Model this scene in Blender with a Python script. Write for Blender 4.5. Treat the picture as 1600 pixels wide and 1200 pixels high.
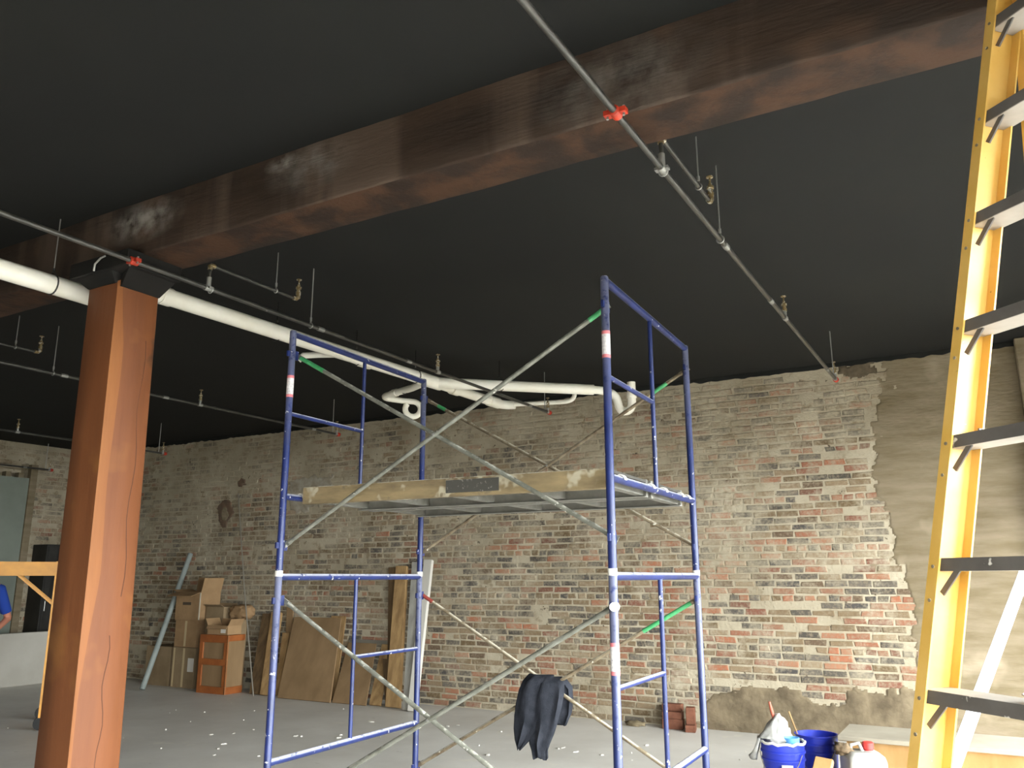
import bpy, bmesh, math, random
from mathutils import Vector, Matrix, noise

# ------------------------------------------------------------------ camera, world, light, exposure
for o in list(bpy.data.objects):
    bpy.data.objects.remove(o, do_unlink=True)
scene = bpy.context.scene
COL = scene.collection
YAW, PITCH, ROLL, FPX, EYE = 0.51853, 0.228787, -0.00201, 1295.2, 1.5
fwh = Vector((-math.sin(YAW), math.cos(YAW), 0)); rth = Vector((math.cos(YAW), math.sin(YAW), 0)); ZZ = Vector((0, 0, 1))
fw = math.cos(PITCH)*fwh + math.sin(PITCH)*ZZ
up0 = -math.sin(PITCH)*fwh + math.cos(PITCH)*ZZ
rt = math.cos(ROLL)*rth + math.sin(ROLL)*up0
up = math.cos(ROLL)*up0 - math.sin(ROLL)*rth
cam_d = bpy.data.cameras.new('camera'); cam = bpy.data.objects.new('camera', cam_d); COL.objects.link(cam)
cam_d.sensor_width = 36; cam_d.lens = FPX*36/1600; cam_d.clip_start = .05
cam.matrix_world = Matrix(((rt.x, up.x, -fw.x, 0), (rt.y, up.y, -fw.y, 0), (rt.z, up.z, -fw.z, EYE), (0, 0, 0, 1)))
scene.camera = cam

world = bpy.data.worlds.new('overcast_sky'); scene.world = world; world.use_nodes = True
bgn = world.node_tree.nodes['Background']
bgn.inputs[0].default_value = (.97, .985, 1.0, 1); bgn.inputs[1].default_value = 6.2

# overcast daylight enters through the street-front windows (facade at X = 1.6); portals guide it
FX = 1.6
WINDOWS = [(-4.4, -1.6), (-1.2, 1.6), (2.0, 4.8), (5.2, 8.0)]
WZ0, WZ1 = .2, 2.85
for (a, b) in WINDOWS:
    ld = bpy.data.lights.new('window_right_offscreen', 'AREA'); ld.shape = 'RECTANGLE'
    ld.size = WZ1-WZ0; ld.size_y = b-a; ld.cycles.is_portal = True
    lo = bpy.data.objects.new('window_right_offscreen', ld); COL.objects.link(lo)
    lo.location = (FX+.2, (a+b)/2, (WZ0+WZ1)/2)
    lo.rotation_euler = (0, math.radians(90), 0)      # -Z axis of the lamp points to -X
vs = scene.view_settings
vs.view_transform = 'Standard'; vs.look = 'None'; vs.gamma = 1; vs.use_curve_mapping = False
vs.exposure = 2.62

# ------------------------------------------------------------------ helpers
R = random.Random(7)
def C(h, a=1):
    h = h.lstrip('#'); o = []
    for i in (0, 2, 4):
        v = int(h[i:i+2], 16)/255
        o.append(v/12.92 if v <= .04045 else ((v+.055)/1.055)**2.4)
    return (o[0], o[1], o[2], a)

def tag(o, label=None, cat=None, group=None, kind=None):
    if label: o['label'] = label
    if cat: o['category'] = cat
    if group: o['group'] = group
    if kind: o['kind'] = kind
    return o

def thing(name, label, cat, loc=(0, 0, 0), group=None):
    o = bpy.data.objects.new(name, None); COL.objects.link(o); o.location = loc
    o.empty_display_size = .1
    return tag(o, label, cat, group)

class MB:
    def __init__(s): s.v = []; s.f = []
    def add(s, vs_, fs):
        n = len(s.v); s.v += [tuple(q) for q in vs_]; s.f += [tuple(i+n for i in q) for q in fs]; return s
    def hexa(s, p):       # 8 points: bottom 4 ccw, top 4 ccw
        return s.add(p, [(3, 2, 1, 0), (4, 5, 6, 7), (0, 1, 5, 4), (1, 2, 6, 5), (2, 3, 7, 6), (3, 0, 4, 7)])
    def box(s, x0, x1, y0, y1, z0, z1):
        return s.hexa([(x0, y0, z0), (x1, y0, z0), (x1, y1, z0), (x0, y1, z0), (x0, y0, z1), (x1, y0, z1), (x1, y1, z1), (x0, y1, z1)])
    def obox(s, c, ax, ay, az, hx, hy, hz):   # oriented box
        c = Vector(c); ax, ay, az = Vector(ax)*hx, Vector(ay)*hy, Vector(az)*hz
        return s.hexa([c+i*ax+j*ay+k*az for k in (-1, 1) for i, j in ((-1, -1), (1, -1), (1, 1), (-1, 1))])
    def bar(s, a, b, w, h, upv=(0, 0, 1)):    # rectangular bar from a to b; w across, h along upv
        a, b = Vector(a), Vector(b); d = (b-a).normalized(); u = Vector(upv); u = (u-d*u.dot(d)).normalized(); x = d.cross(u)
        return s.hexa([p+i*x*w/2+j*u*h/2 for p, in ((a,), (b,)) for i, j in ((-1, -1), (1, -1), (1, 1), (-1, 1))])
    def tube(s, pts, r, n=12, closed=False, cap=True):
        pts = [Vector(q) for q in pts]; m = len(pts)
        rr = r if isinstance(r, (list, tuple)) else [r]*m
        T = []
        for i in range(m):
            if closed: t = pts[(i+1) % m]-pts[i-1]
            else: t = pts[min(i+1, m-1)]-pts[max(i-1, 0)]
            T.append(t.normalized())
        u = Vector((0, 0, 1))
        if abs(T[0].z) > .9: u = Vector((1, 0, 0))
        vs_ = []
        for i in range(m):
            u = (u-T[i]*u.dot(T[i])).normalized(); w = T[i].cross(u)
            vs_ += [pts[i]+rr[i]*(math.cos(2*math.pi*k/n)*u+math.sin(2*math.pi*k/n)*w) for k in range(n)]
        fs = []
        for i in range(m if closed else m-1):
            a, b = i*n, ((i+1) % m)*n
            fs += [(a+k, a+(k+1) % n, b+(k+1) % n, b+k) for k in range(n)]
        if cap and not closed:
            fs += [tuple(range(n-1, -1, -1)), tuple(range((m-1)*n, m*n))]
        return s.add(vs_, fs)
    def cyl(s, a, b, r, n=12): return s.tube([a, b], r, n)
    def lathe(s, c, prof, n=24, cap0=True, cap1=True):   # prof: (r, z)
        c = Vector(c); m = len(prof)
        vs_ = [c+Vector((r*math.cos(2*math.pi*k/n), r*math.sin(2*math.pi*k/n), z)) for r, z in prof for k in range(n)]
        fs = [(i*n+k, i*n+(k+1) % n, (i+1)*n+(k+1) % n, (i+1)*n+k) for i in range(m-1) for k in range(n)]
        if cap0: fs.append(tuple(range(n-1, -1, -1)))
        if cap1: fs.append(tuple(range((m-1)*n, m*n)))
        return s.add(vs_, fs)
    def build(s, name, mat, parent=None, smooth=True, bevel=0, seg=1, label=None, ang=40):
        off = Vector((0, 0, 0)); q = parent
        while q is not None: off += q.location; q = q.parent
        me = bpy.data.meshes.new(name)
        me.from_pydata([(a[0]-off.x, a[1]-off.y, a[2]-off.z) for a in s.v], [], s.f)
        me.validate(); me.update()
        if smooth:
            me.polygons.foreach_set('use_smooth', [True]*len(me.polygons)); me.set_sharp_from_angle(angle=math.radians(ang))
        me.materials.append(mat)
        o = bpy.data.objects.new(name, me); COL.objects.link(o)
        if parent: o.parent = parent
        if bevel:
            b = o.modifiers.new('bevel', 'BEVEL'); b.width = bevel; b.segments = seg; b.limit_method = 'ANGLE'; b.angle_limit = math.radians(40)
        if label: o['label'] = label
        return o

def recenter(o):
    """move a single-mesh thing's origin to the centre of its base"""
    me = o.data; co = [v.co.copy() for v in me.vertices]
    c = Vector(((min(q.x for q in co)+max(q.x for q in co))/2, (min(q.y for q in co)+max(q.y for q in co))/2, min(q.z for q in co)))
    me.transform(Matrix.Translation(-c)); o.location = c
    return o

# ------------------------------------------------------------------ materials
def material(name, col, rough=.6, metal=0., col2=None, scale=4., stretch=(1, 1, 1), detail=5., lo=.35, hi=.65,
             bump=0., bscale=60., spots=None, top=None, spec=.5, extra=None, trans=0., distort=0.):
    m = bpy.data.materials.new(name); m.use_nodes = True; nt = m.node_tree; N = nt.nodes; Lk = nt.links
    b = N['Principled BSDF']; b.inputs['Roughness'].default_value = rough; b.inputs['Metallic'].default_value = metal
    b.inputs['Specular IOR Level'].default_value = spec
    geo = N.new('ShaderNodeNewGeometry'); mp = N.new('ShaderNodeMapping'); mp.inputs['Scale'].default_value = stretch
    Lk.new(geo.outputs['Position'], mp.inputs['Vector'])
    def nz(sc, det=detail, raw=False, dist=0.):
        n = N.new('ShaderNodeTexNoise'); n.inputs['Scale'].default_value = sc; n.inputs['Detail'].default_value = det
        n.inputs['Roughness'].default_value = .6; n.inputs['Distortion'].default_value = dist
        Lk.new(geo.outputs['Position'] if raw else mp.outputs[0], n.inputs['Vector']); return n.outputs['Fac']
    def rng(src, a, c):
        r = N.new('ShaderNodeMapRange'); r.inputs[1].default_value = a; r.inputs[2].default_value = c; Lk.new(src, r.inputs[0]); return r.outputs[0]
    def mix(fac, A, B):
        x = N.new('ShaderNodeMix'); x.data_type = 'RGBA'
        for q, s_ in ((fac, 0), (A, 6), (B, 7)):
            if isinstance(q, (tuple, list)) : x.inputs[s_].default_value = q
            elif isinstance(q, float): x.inputs[s_].default_value = q
            else: Lk.new(q, x.inputs[s_])
        return x.outputs[2]
    cur = col
    if col2: cur = mix(rng(nz(scale, dist=distort), lo, hi), col, col2)
    if top:      # dust / dried paint lying on upward faces: (colour, amount, noise scale)
        sx = N.new('ShaderNodeSeparateXYZ'); Lk.new(geo.outputs['Normal'], sx.inputs[0])
        a = N.new('ShaderNodeMath'); a.operation = 'MULTIPLY'; Lk.new(rng(sx.outputs[2], .15, .75), a.inputs[0])
        Lk.new(rng(nz(top[2], 4, True), .62-top[1]*.35, .68-top[1]*.25), a.inputs[1])
        cur = mix(a.outputs[0], cur, top[0])
    for sp in (spots or []):   # (colour, noise scale, threshold, softness)
        cur = mix(rng(nz(sp[1], 3, True), sp[2], sp[2]+sp[3]), cur, sp[0])
    if extra: cur = extra(N, Lk, geo, mix, rng, nz, cur)
    if isinstance(cur, tuple): b.inputs['Base Color'].default_value = cur
    else: Lk.new(cur, b.inputs['Base Color'])
    if bump:
        bp = N.new('ShaderNodeBump'); bp.inputs['Strength'].default_value = bump; bp.inputs['Distance'].default_value = .01
        Lk.new(nz(bscale, 6), bp.inputs['Height']); Lk.new(bp.outputs[0], b.inputs['Normal'])
    if trans: b.inputs['Transmission Weight'].default_value = trans
    return m

MORT = C('b2a792'); MORT2 = C('998e79')
M = {}
M['mortar'] = material('lime_mortar', MORT, .95, col2=MORT2, scale=1.6, bump=1., bscale=34, spots=[(C('857862'), 6, .58, .12), (C('5d5344'), 17, .66, .05)], spec=.2)
def brick_extra(N, Lk, geo, mix, rng, nz, cur):
    at = N.new('ShaderNodeAttribute'); at.attribute_name = 'Col'
    base = mix(rng(nz(45, 4, True), .45, .8), at.outputs['Color'], C('8a7c68'))
    # lime wash and smeared mortar, thicker near the top and toward the far end of the wall
    sx = N.new('ShaderNodeSeparateXYZ'); Lk.new(geo.outputs['Position'], sx.inputs[0])
    def mad(src, k, add):
        q = N.new('ShaderNodeMath'); q.operation = 'MULTIPLY_ADD'; Lk.new(src, q.inputs[0]); q.inputs[1].default_value = k
        if isinstance(add, float): q.inputs[2].default_value = add
        else: Lk.new(add, q.inputs[2])
        return q.outputs[0]
    v = mad(rng(sx.outputs[2], .8, 3.4), .15, 0.)
    v = mad(rng(sx.outputs[0], -1.5, -9.), .02, v)
    v = mad(nz(1.4, 4, True), .7, v)
    v = mad(nz(7, 5, True), .55, v)
    v = mad(nz(38, 4, True), .35, v)
    mort = mix(rng(nz(1.6, 5, True), .35, .65), MORT, MORT2)
    return mix(rng(v, .77, 1.03), base, mort)
M['brick'] = material('old_brick', C('8a5a45'), .9, extra=brick_extra, bump=.5, bscale=70, spec=.2)
M['parge'] = material('cement_parge', C('877a66'), .95, col2=C('72664f'), scale=1.5, stretch=(1.2, 1, 7), bump=.6, bscale=7, spec=.2, spots=[(C('988b76'), 2.3, .6, .15)])
M['parge_low'] = material('earth_parge', C('82745e'), .95, col2=C('5a4f3f'), scale=4, bump=1, bscale=16, spec=.2)
M['ceiling'] = material('black_ceiling_paint', C('1d1d1b'), .85, col2=C('1a1a19'), scale=.8, spec=.25)
M['concrete'] = material('concrete_floor', C('d9d6d0'), .5, col2=C('c9c5be'), scale=1.2, bump=.1, bscale=30, spec=.5,
                         spots=[(C('d9d5cb'), 3.1, .62, .1), (C('a8a298'), 5, .7, .06)])
M['asphalt'] = material('street_asphalt', C('615f5b'), .9, col2=C('55534f'), scale=2)
M['plain_wall'] = material('painted_plaster', C('b9b2a4'), .9, col2=C('a89f8f'), scale=2)
M['window_paint'] = material('dark_window_metal', C('3a3b3c'), .5)
def pane_glass():
    m = bpy.data.materials.new('window_glass'); m.use_nodes = True; nt = m.node_tree; nt.nodes.clear()
    t = nt.nodes.new('ShaderNodeBsdfTransparent'); t.inputs[0].default_value = (.97, .99, .98, 1)
    g = nt.nodes.new('ShaderNodeBsdfGlossy'); g.inputs['Roughness'].default_value = .02
    x = nt.nodes.new('ShaderNodeMixShader'); x.inputs[0].default_value = .06; o = nt.nodes.new('ShaderNodeOutputMaterial')
    nt.links.new(t.outputs[0], x.inputs[1]); nt.links.new(g.outputs[0], x.inputs[2]); nt.links.new(x.outputs[0], o.inputs[0]); return m
M['glass'] = pane_glass()
def beam_extra(N, Lk, geo, mix, rng, nz, cur):      # old whitewash splashes and upright weathering bands
    mp = N.new('ShaderNodeMapping'); mp.inputs['Scale'].default_value = (1, .04, .12); Lk.new(geo.outputs['Position'], mp.inputs[0])
    n = N.new('ShaderNodeTexNoise'); n.inputs['Scale'].default_value = 3.2; n.inputs['Detail'].default_value = 5; Lk.new(mp.outputs[0], n.inputs['Vector'])
    f = N.new('ShaderNodeMath'); f.operation = 'MULTIPLY'; Lk.new(rng(n.outputs['Fac'], .5, .62), f.inputs[0]); f.inputs[1].default_value = .55
    cur = mix(f.outputs[0], cur, C('5b4c41'))
    for (cx, cz, rx, rz, amt) in ((-4.02, 3.49, .34, .13, .8), (-4.02, 3.52, .26, .035, 1.), (-2.95, 3.57, .12, .05, .9), (-2.75, 3.5, .3, .14, .35), (-1.1, 3.45, .4, .2, .3)):
        v = N.new('ShaderNodeMapping'); v.inputs['Location'].default_value = (-cx/rx, 0, -cz/rz); v.inputs['Scale'].default_value = (1/rx, 0, 1/rz); Lk.new(geo.outputs['Position'], v.inputs[0])
        l = N.new('ShaderNodeVectorMath'); l.operation = 'LENGTH'; Lk.new(v.outputs[0], l.inputs[0])
        g = N.new('ShaderNodeMath'); g.operation = 'MULTIPLY'; Lk.new(rng(l.outputs['Value'], 1.1, .3), g.inputs[0]); Lk.new(rng(nz(9, 5, True), .35, .65), g.inputs[1])
        h = N.new('ShaderNodeMath'); h.operation = 'MULTIPLY'; Lk.new(g.outputs[0], h.inputs[0]); h.inputs[1].default_value = amt
        cur = mix(h.outputs[0], cur, C('8f8982'))
    return cur
M['beam'] = material('dark_old_timber', C('3c2d22'), .75, col2=C('281e17'), scale=2.2, stretch=(.35, 2.5, 2.5), bump=.5, bscale=18, spec=.3, lo=.3, hi=.6,
                     spots=[(C('574030'), 1.9, .6, .2), (C('6e645d'), 1.15, .64, .25)], extra=beam_extra)
M['beam_under'] = material('timber_sawn_under', C('402a1b'), .75, col2=C('241810'), scale=2.6, stretch=(1.6, 1.6, 2), distort=.3, lo=.42, hi=.57, bump=.5, bscale=22, spec=.3)
M['whitewash'] = material('whitewash_smear', C('8d8680'), .9, col2=C('4d423b'), scale=9, lo=.4, hi=.6)
M['post'] = material('orange_fir_post', C('754526'), .6, col2=C('61371d'), scale=5, stretch=(1, 1, .13), bump=.25, bscale=30, spec=.3, lo=.3, hi=.7,
                     spots=[(C('7e5029'), 2.1, .6, .12), (C('40291b'), 3.0, .64, .1)])
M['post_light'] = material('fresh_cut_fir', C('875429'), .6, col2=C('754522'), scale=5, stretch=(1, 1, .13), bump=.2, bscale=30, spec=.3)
M['post_dark'] = material('dark_wood_check', C('4a2a1a'), .9)
M['cast_iron'] = material('black_cast_iron', C('0f0e0c'), .75, col2=C('191714'), scale=6, spec=.3)
M['blue'] = material('blue_scaffold_paint', C('1d2b62'), .4, col2=C('18234e'), scale=9, top=(C('b9bac6'), .9, 30),
                     spots=[(C('cfcdcd'), 28, .665, .03)], spec=.5)
M['collar'] = material('white_collar', C('d8d4cc'), .6)
M['sticker'] = material('worn_label', C('d9d6d2'), .6, col2=C('b5b0b4'), scale=90, spots=[(C('87828a'), 70, .64, .03)])
M['sticker_red'] = material('faded_red_label', C('c76f74'), .6)
M['galv'] = material('galvanised_tube', C('838379'), .5, .25, col2=C('606056'), scale=12, spots=[(C('d5d2c8'), 21, .67, .02)], top=(C('b5b3a8'), .35, 18))
M['galv_brown'] = material('rusty_tube', C('8d8069'), .6, .2, col2=C('61523f'), scale=12, spots=[(C('d5cfc0'), 21, .68, .02)], top=(C('c9c1ae'), .6, 18))
M['green_tip'] = material('green_paint', C('2f8a4e'), .5, col2=C('4fa06a'), scale=20)
M['red_tip'] = material('red_paint_tip', C('8a3a30'), .6)
M['plank_wood'] = material('dirty_plank_rail', C('8c7a58'), .7, col2=C('5f513b'), scale=5, stretch=(.5, 2, 2), bump=.3, bscale=30,
                           spots=[(C('a39a84'), 5, .56, .05), (C('6b5f4a'), 9, .62, .06)], top=(C('cfc8ba'), .8, 15))
M['plank_alu'] = material('aluminium_rail', C('8f8d86'), .5, .3, col2=C('75736b'), scale=6, spots=[(C('c9c4b8'), 8, .68, .04)])
M['plank_deck'] = material('plywood_deck_grey', C('4d4a43'), .8, col2=C('38352f'), scale=4)
M['plate'] = material('dark_label_plate', C('3f3d38'), .6, spots=[(C('77736b'), 40, .62, .05)])
M['pipe'] = material('black_steel_pipe', C('54524d'), .3, .4, col2=C('3b3a36'), scale=15, stretch=(3, .5, 3), spots=[(C('b8b4a9'), 14, .7, .04)])
M['red_fit'] = material('red_coupling', C('c23d24'), .45, col2=C('9a2d1b'), scale=25)
M['zinc'] = material('zinc_hanger', C('9d9c97'), .4, .6)
M['dark_rod'] = material('dark_rod', C('3a3936'), .6, .3)
M['brass'] = material('brass_head', C('8d7a55'), .4, .6, spots=[(C('d9d4c8'), 60, .55, .05)])
M['pvc'] = material('white_pvc', C('faf6ea'), .35, col2=C('f0ead9'), scale=3)
M['yellow'] = material('yellow_fibreglass', C('dcb364'), .4, col2=C('d0a44e'), scale=5, spots=[(C('8f7440'), 30, .72, .03), (C('e6dcc0'), 25, .73, .02)])
M['yellow_paint'] = material('yellow_enamel', C('c98a20'), .45, col2=C('b27818'), scale=6)
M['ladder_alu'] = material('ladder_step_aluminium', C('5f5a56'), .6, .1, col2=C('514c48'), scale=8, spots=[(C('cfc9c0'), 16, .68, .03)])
M['step_alu'] = material('step_aluminium', C('aba69f'), .6, .05, col2=C('9c9790'), scale=8)
M['rubber'] = material('black_rubber', C('1c1b1a'), .8)
M['cloth'] = material('dark_grey_fleece', C('34363d'), .95, col2=C('26282e'), scale=14, bump=.4, bscale=160, spec=.1)
M['card'] = material('corrugated_cardboard', C('a08260'), .85, col2=C('8a6e50'), scale=3, bump=.1, bscale=90, spec=.15)
M['card_dark'] = material('aged_cardboard', C('8f7b60'), .85, col2=C('7d6a51'), scale=3, spec=.15)
M['tape'] = material('packing_tape', C('b7a27d'), .35)
M['tape_clear'] = material('shiny_tape', C('cfc7b4'), .25)
M['print'] = material('box_print', C('4d3f31'), .8)
M['paper'] = material('white_paper_label', C('c9c4bb'), .8)
M['orange'] = material('orange_painted_strip', C('9c5826'), .6, col2=C('86481c'), scale=6)
M['hardboard'] = material('brown_sheet', C('8c7254'), .85, col2=C('7c6448'), scale=2, stretch=(2, 2, .4), spec=.15)
M['lumber'] = material('raw_lumber', C('a5865c'), .8, col2=C('826645'), scale=5, stretch=(3, 3, .25), spec=.2)
M['lumber_dark'] = material('dark_lumber', C('6b563c'), .85, col2=C('503f2c'), scale=5, stretch=(3, 3, .25), spec=.2)
M['greyboard'] = material('grey_metal_stud', C('b4b1a8'), .5, .1, col2=C('96938b'), scale=4, stretch=(3, 3, .4))
M['teal'] = material('pale_teal_tube', C('8e9591'), .6, col2=C('7b827e'), scale=5)
M['wire'] = material('thin_steel', C('8d877c'), .5, .4)
M['bucket'] = material('blue_bucket_plastic', C('2333a8'), .4, spots=[(C('d5d6dc'), 13, .69, .03)])
M['white_plastic'] = material('white_plastic', C('9f9d97'), .5, spots=[(C('a9a59b'), 11, .65, .1)])
M['bag'] = material('white_bag', C('b5b4b0'), .5, col2=C('9b9994'), scale=16)
M['cyan'] = material('light_blue_plastic', C('5f9fd6'), .4)
M['red_cap'] = material('red_plastic', C('b93430'), .4)
M['handle'] = material('red_brown_handle', C('9a4a33'), .5)
M['ply'] = material('pale_plywood', C('ab875a'), .7, col2=C('977245'), scale=5, stretch=(1, 1, .3), spec=.2)
M['white_top'] = material('white_board', C('948c7c'), .7, col2=C('877f70'), scale=4)
M['rag'] = material('brown_rag', C('6b5840'), .9, col2=C('433829'), scale=30)
M['loose_brick'] = material('loose_brick', C('7d5240'), .9, col2=C('674233'), scale=12, bump=.4, bscale=50, spec=.2)
M['drywall'] = material('white_drywall', C('aea9a0'), .9, col2=C('a49f95'), scale=2)
M['door_green'] = material('grey_green_panel', C('7d847a'), .6, col2=C('71776d'), scale=1.5)
M['dark_steel'] = material('dark_steel', C('2e2c28'), .6, .2, col2=C('22201d'), scale=5)
M['skin'] = material('skin', C('b97a62'), .55)
M['shirt'] = material('blue_shirt', C('2b4596'), .9, spec=.1)
M['jeans'] = material('dark_jeans', C('2b2f3a'), .9, spec=.1)
M['shoe'] = material('brown_boot', C('4a3626'), .7)
M['hair'] = material('dark_hair', C('2a211b'), .8)
M['dish'] = material('white_enamel', C('e2e4ea'), .3)

# ------------------------------------------------------------------ room shell
CZ = 3.62; WY = 8.75; LX = -13.4; RY = -5.0
fl = MB().box(LX-.3, FX+.3, RY-.3, WY+.3, -.2, 0).build('floor', M['concrete'], smooth=False); tag(fl, kind='structure')
ce = MB().box(LX-.3, FX+.3, RY-.3, WY+.3, CZ, CZ+.2).build('ceiling', M['ceiling'], smooth=False); tag(ce, kind='structure')
wb = MB().box(LX-.25, FX+.25, WY, WY+.25, 0, CZ).build('wall_back', M['mortar'], smooth=False); tag(wb, kind='structure')
m = MB(); m.box(LX-.25, LX-.2, RY, WY, 0, CZ); m.box(LX-.2, LX, RY, 4.4, 0, CZ); m.box(LX-.2, LX, 7.72, WY, 0, CZ)
m.box(LX-.2, LX, 4.4, 7.72, 0, 3.06); m.box(LX-.2, LX, 4.4, 7.72, 3.3, CZ)      # a real recess stays open above the boarded opening
wl = m.build('wall_left', M['mortar'], smooth=False); tag(wl, kind='structure')
wf = MB().box(LX-.25, FX+.25, RY-.25, RY, 0, CZ).build('wall_front', M['plain_wall'], smooth=False); tag(wf, kind='structure')
m = MB(); m.box(FX, FX+.25, RY, WY, 0, WZ0); m.box(FX, FX+.25, RY, WY, WZ1, CZ)
ys = [RY]+[q for w in WINDOWS for q in w]+[WY]
for i in range(0, len(ys), 2): m.box(FX, FX+.25, ys[i], ys[i+1], WZ0, WZ1)
wr = m.build('wall_right', M['plain_wall'], smooth=False); tag(wr, kind='structure')
for i, (a, b) in enumerate(WINDOWS):
    m = MB(); x0, x1 = FX+.08, FX+.14
    m.box(x0, x1, a, b, WZ0, WZ0+.06); m.box(x0, x1, a, b, WZ1-.06, WZ1)
    for y in (a, (a+b)/2-.03, b-.06): m.box(x0, x1, y, y+.06, WZ0+.06, WZ1-.06)
    wo = m.build('window_%d' % (i+1), M['window_paint'], smooth=False); tag(wo, kind='structure')
    for y0, y1 in ((a+.06, (a+b)/2-.03), ((a+b)/2+.03, b-.06)):
        MB().box(FX+.105, FX+.111, y0, y1, WZ0+.06, WZ1-.06).build('pane', M['glass'], wo, smooth=False)
pv = MB().box(FX+.25, 40, -40, 40, -.35, -.15).build('pavement', M['asphalt'], smooth=False); tag(pv, kind='structure')
# corner pilaster beside the street front
pi = MB().box(.37, FX, 8.6, WY, 0, CZ).build('trim_1', M['parge'], smooth=False, bevel=.01); tag(pi, kind='structure')

# rough lower edge of the black ceiling paint on the brick wall
m = MB(); n = 420; x0, x1 = LX, .37
for i in range(n):
    xa, xb = x0+(x1-x0)*i/n, x0+(x1-x0)*(i+1)/n
    za, zb = [3.575+.02*noise.noise(Vector((q*2.3, 0, 1)))+.018*noise.noise(Vector((q*11, 3, 0)))+.0*q for q in (xa, xb)]
    m.add([(xa, 8.732, za), (xb, 8.732, zb), (xb, 8.732, CZ), (xa, 8.732, CZ), (xa, 8.76, za), (xb, 8.76, zb)], [(0, 1, 2, 3), (1, 0, 4, 5)])
m.build('paint_edge', M['ceiling'], ce, smooth=False)

# ------------------------------------------------------------------ bricks
def inpoly(x, z, P):
    c = False; j = len(P)-1
    for i in range(len(P)):
        if (P[i][1] > z) != (P[j][1] > z) and x < (P[j][0]-P[i][0])*(z-P[i][1])/(P[j][1]-P[i][1])+P[i][0]: c = not c
        j = i
    return c
PARGE = [(-.76, CZ), (-.86, 3.1), (-.92, 2.72), (-.93, 2.35), (-.86, 2.1), (-.84, 1.74), (-.74, 1.39), (-.73, .93), (-.70, .56), (-.70, 0), (.37, 0), (.37, CZ)]
PLOW = [(-2.8, 0), (-2.75, .22), (-2.61, .34), (-2.34, .44), (-1.79, .45), (-1.68, .34), (-1.44, .35), (-1.23, .5), (-.93, .45), (-.70, .56), (-.70, 0)]
PATCH = [(-8.63, 2.86), (-8.25, 2.92), (-7.85, 2.88), (-7.8, 2.6), (-8.1, 2.45), (-8.5, 2.33), (-8.68, 2.55)]
PALS = {'r': ['855b49', '8d5f4a', '956851', '7b5243', '896450', '9a7058', '715042', '9c654c'],
        'b': ['71604a', '796750', '67563f', '826f58', '615040', '87745c'],
        'd': ['544f48', '5d574f', '4c4741', '665f56', '4a4745']}
RB = random.Random(3)
def pick_col(x):
    t = min(1, max(0, (x+9)/8)); u = RB.random()
    k = 'r' if u < .14+.24*t else ('b' if u < .68+.08*t else 'd')
    return C(RB.choice(PALS[k]))
def brick_geo(a0, a1, z0, z1, out, mk):
    """one hand-laid brick with eased edges; mk(a, z, depth) -> xyz, depth outward"""
    j = lambda s: RB.uniform(-s, s)
    e = .006
    back = [(a0+j(.008), z0+j(.005)), (a1+j(.008), z0+j(.005)), (a1+j(.008), z1+j(.005)), (a0+j(.008), z1+j(.005))]
    sg = [(1, 1), (-1, 1), (-1, -1), (1, -1)]
    V = [mk(p[0], p[1], -.004) for p in back]+[mk(p[0], p[1], out-.004) for p in back]
    V += [mk(p[0]+s[0]*e*RB.uniform(.7, 1.8), p[1]+s[1]*e*RB.uniform(.6, 1.4), out+j(.0015)) for p, s in zip(back, sg)]
    F = [(0, 1, 5, 4), (1, 2, 6, 5), (2, 3, 7, 6), (3, 0, 4, 7), (4, 5, 9, 8), (5, 6, 10, 9), (6, 7, 11, 10), (7, 4, 8, 11), (8, 9, 10, 11)]
    return V, F
def lay(alo, ahi, zlo, zhi, skip):
    out = []; row = 0; z = zlo; ch = .0695
    while z+.05 < zhi:
        hdr = row % 7 == 4; L = .108 if hdr else .222
        a = alo - RB.uniform(0, .05) - (L/2 if row % 2 else 0)
        while a < ahi:
            l = L*RB.uniform(.95, 1.05); jn = RB.uniform(.012, .022)
            wob = .008*noise.noise(Vector((a*.7, z*.5, 0)))
            b0, b1 = max(a, alo), min(a+l-jn, ahi)
            if b1-b0 > .04 and not skip((b0+b1)/2, z+.027): out.append((b0, b1, z+wob, z+wob+ch-RB.uniform(.014, .021), RB.uniform(.003, .008)))
            a += l
        z += ch; row += 1
    return out
def skip_back(x, z):
    if x > -.55 or (inpoly(x, z, PARGE) and RB.random() < .9) or (inpoly(x, z-.02, PLOW) and RB.random() < .93) or inpoly(x, z, PATCH): return True
    # bricks buried under smeared mortar
    k = noise.noise(Vector((x*1.1, z*1.4, 5)))*.5 + .16*max(0, z-2.3) + .02*max(0, -x-5)
    return RB.random() < max(.02, min(.6, k*.7))
bl = lay(LX, .37, .012, 3.59, skip_back)
cov = []
for t in bl:
    v = Vector(((t[0]+t[1])/2, 8.742, (t[2]+t[3])/2-EYE)); d = v.dot(fw); x = 800+FPX*v.dot(rt)/d; y = 600-FPX*v.dot(up)/d
    inside = d > 0 and 0 < x < 1430 and 0 < y < 1200
    cov.append((t[1]-t[0])*(t[3]-t[2])/d**2*abs(v.y)/v.length if inside else 0)
order = sorted(range(len(bl)), key=lambda i: -cov[i]); single = set(order[:300])
def colour_mesh(me, cols):    # cols: one per 12 vertices
    ca = me.color_attributes.new('Col', 'FLOAT_COLOR', 'POINT')
    flat = [c for q in cols for _ in range(12) for c in q]
    ca.data.foreach_set('color', flat)
mk_b = lambda a, z, d: (a, WY-d, z)
rest = MB(); rc = []
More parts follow.
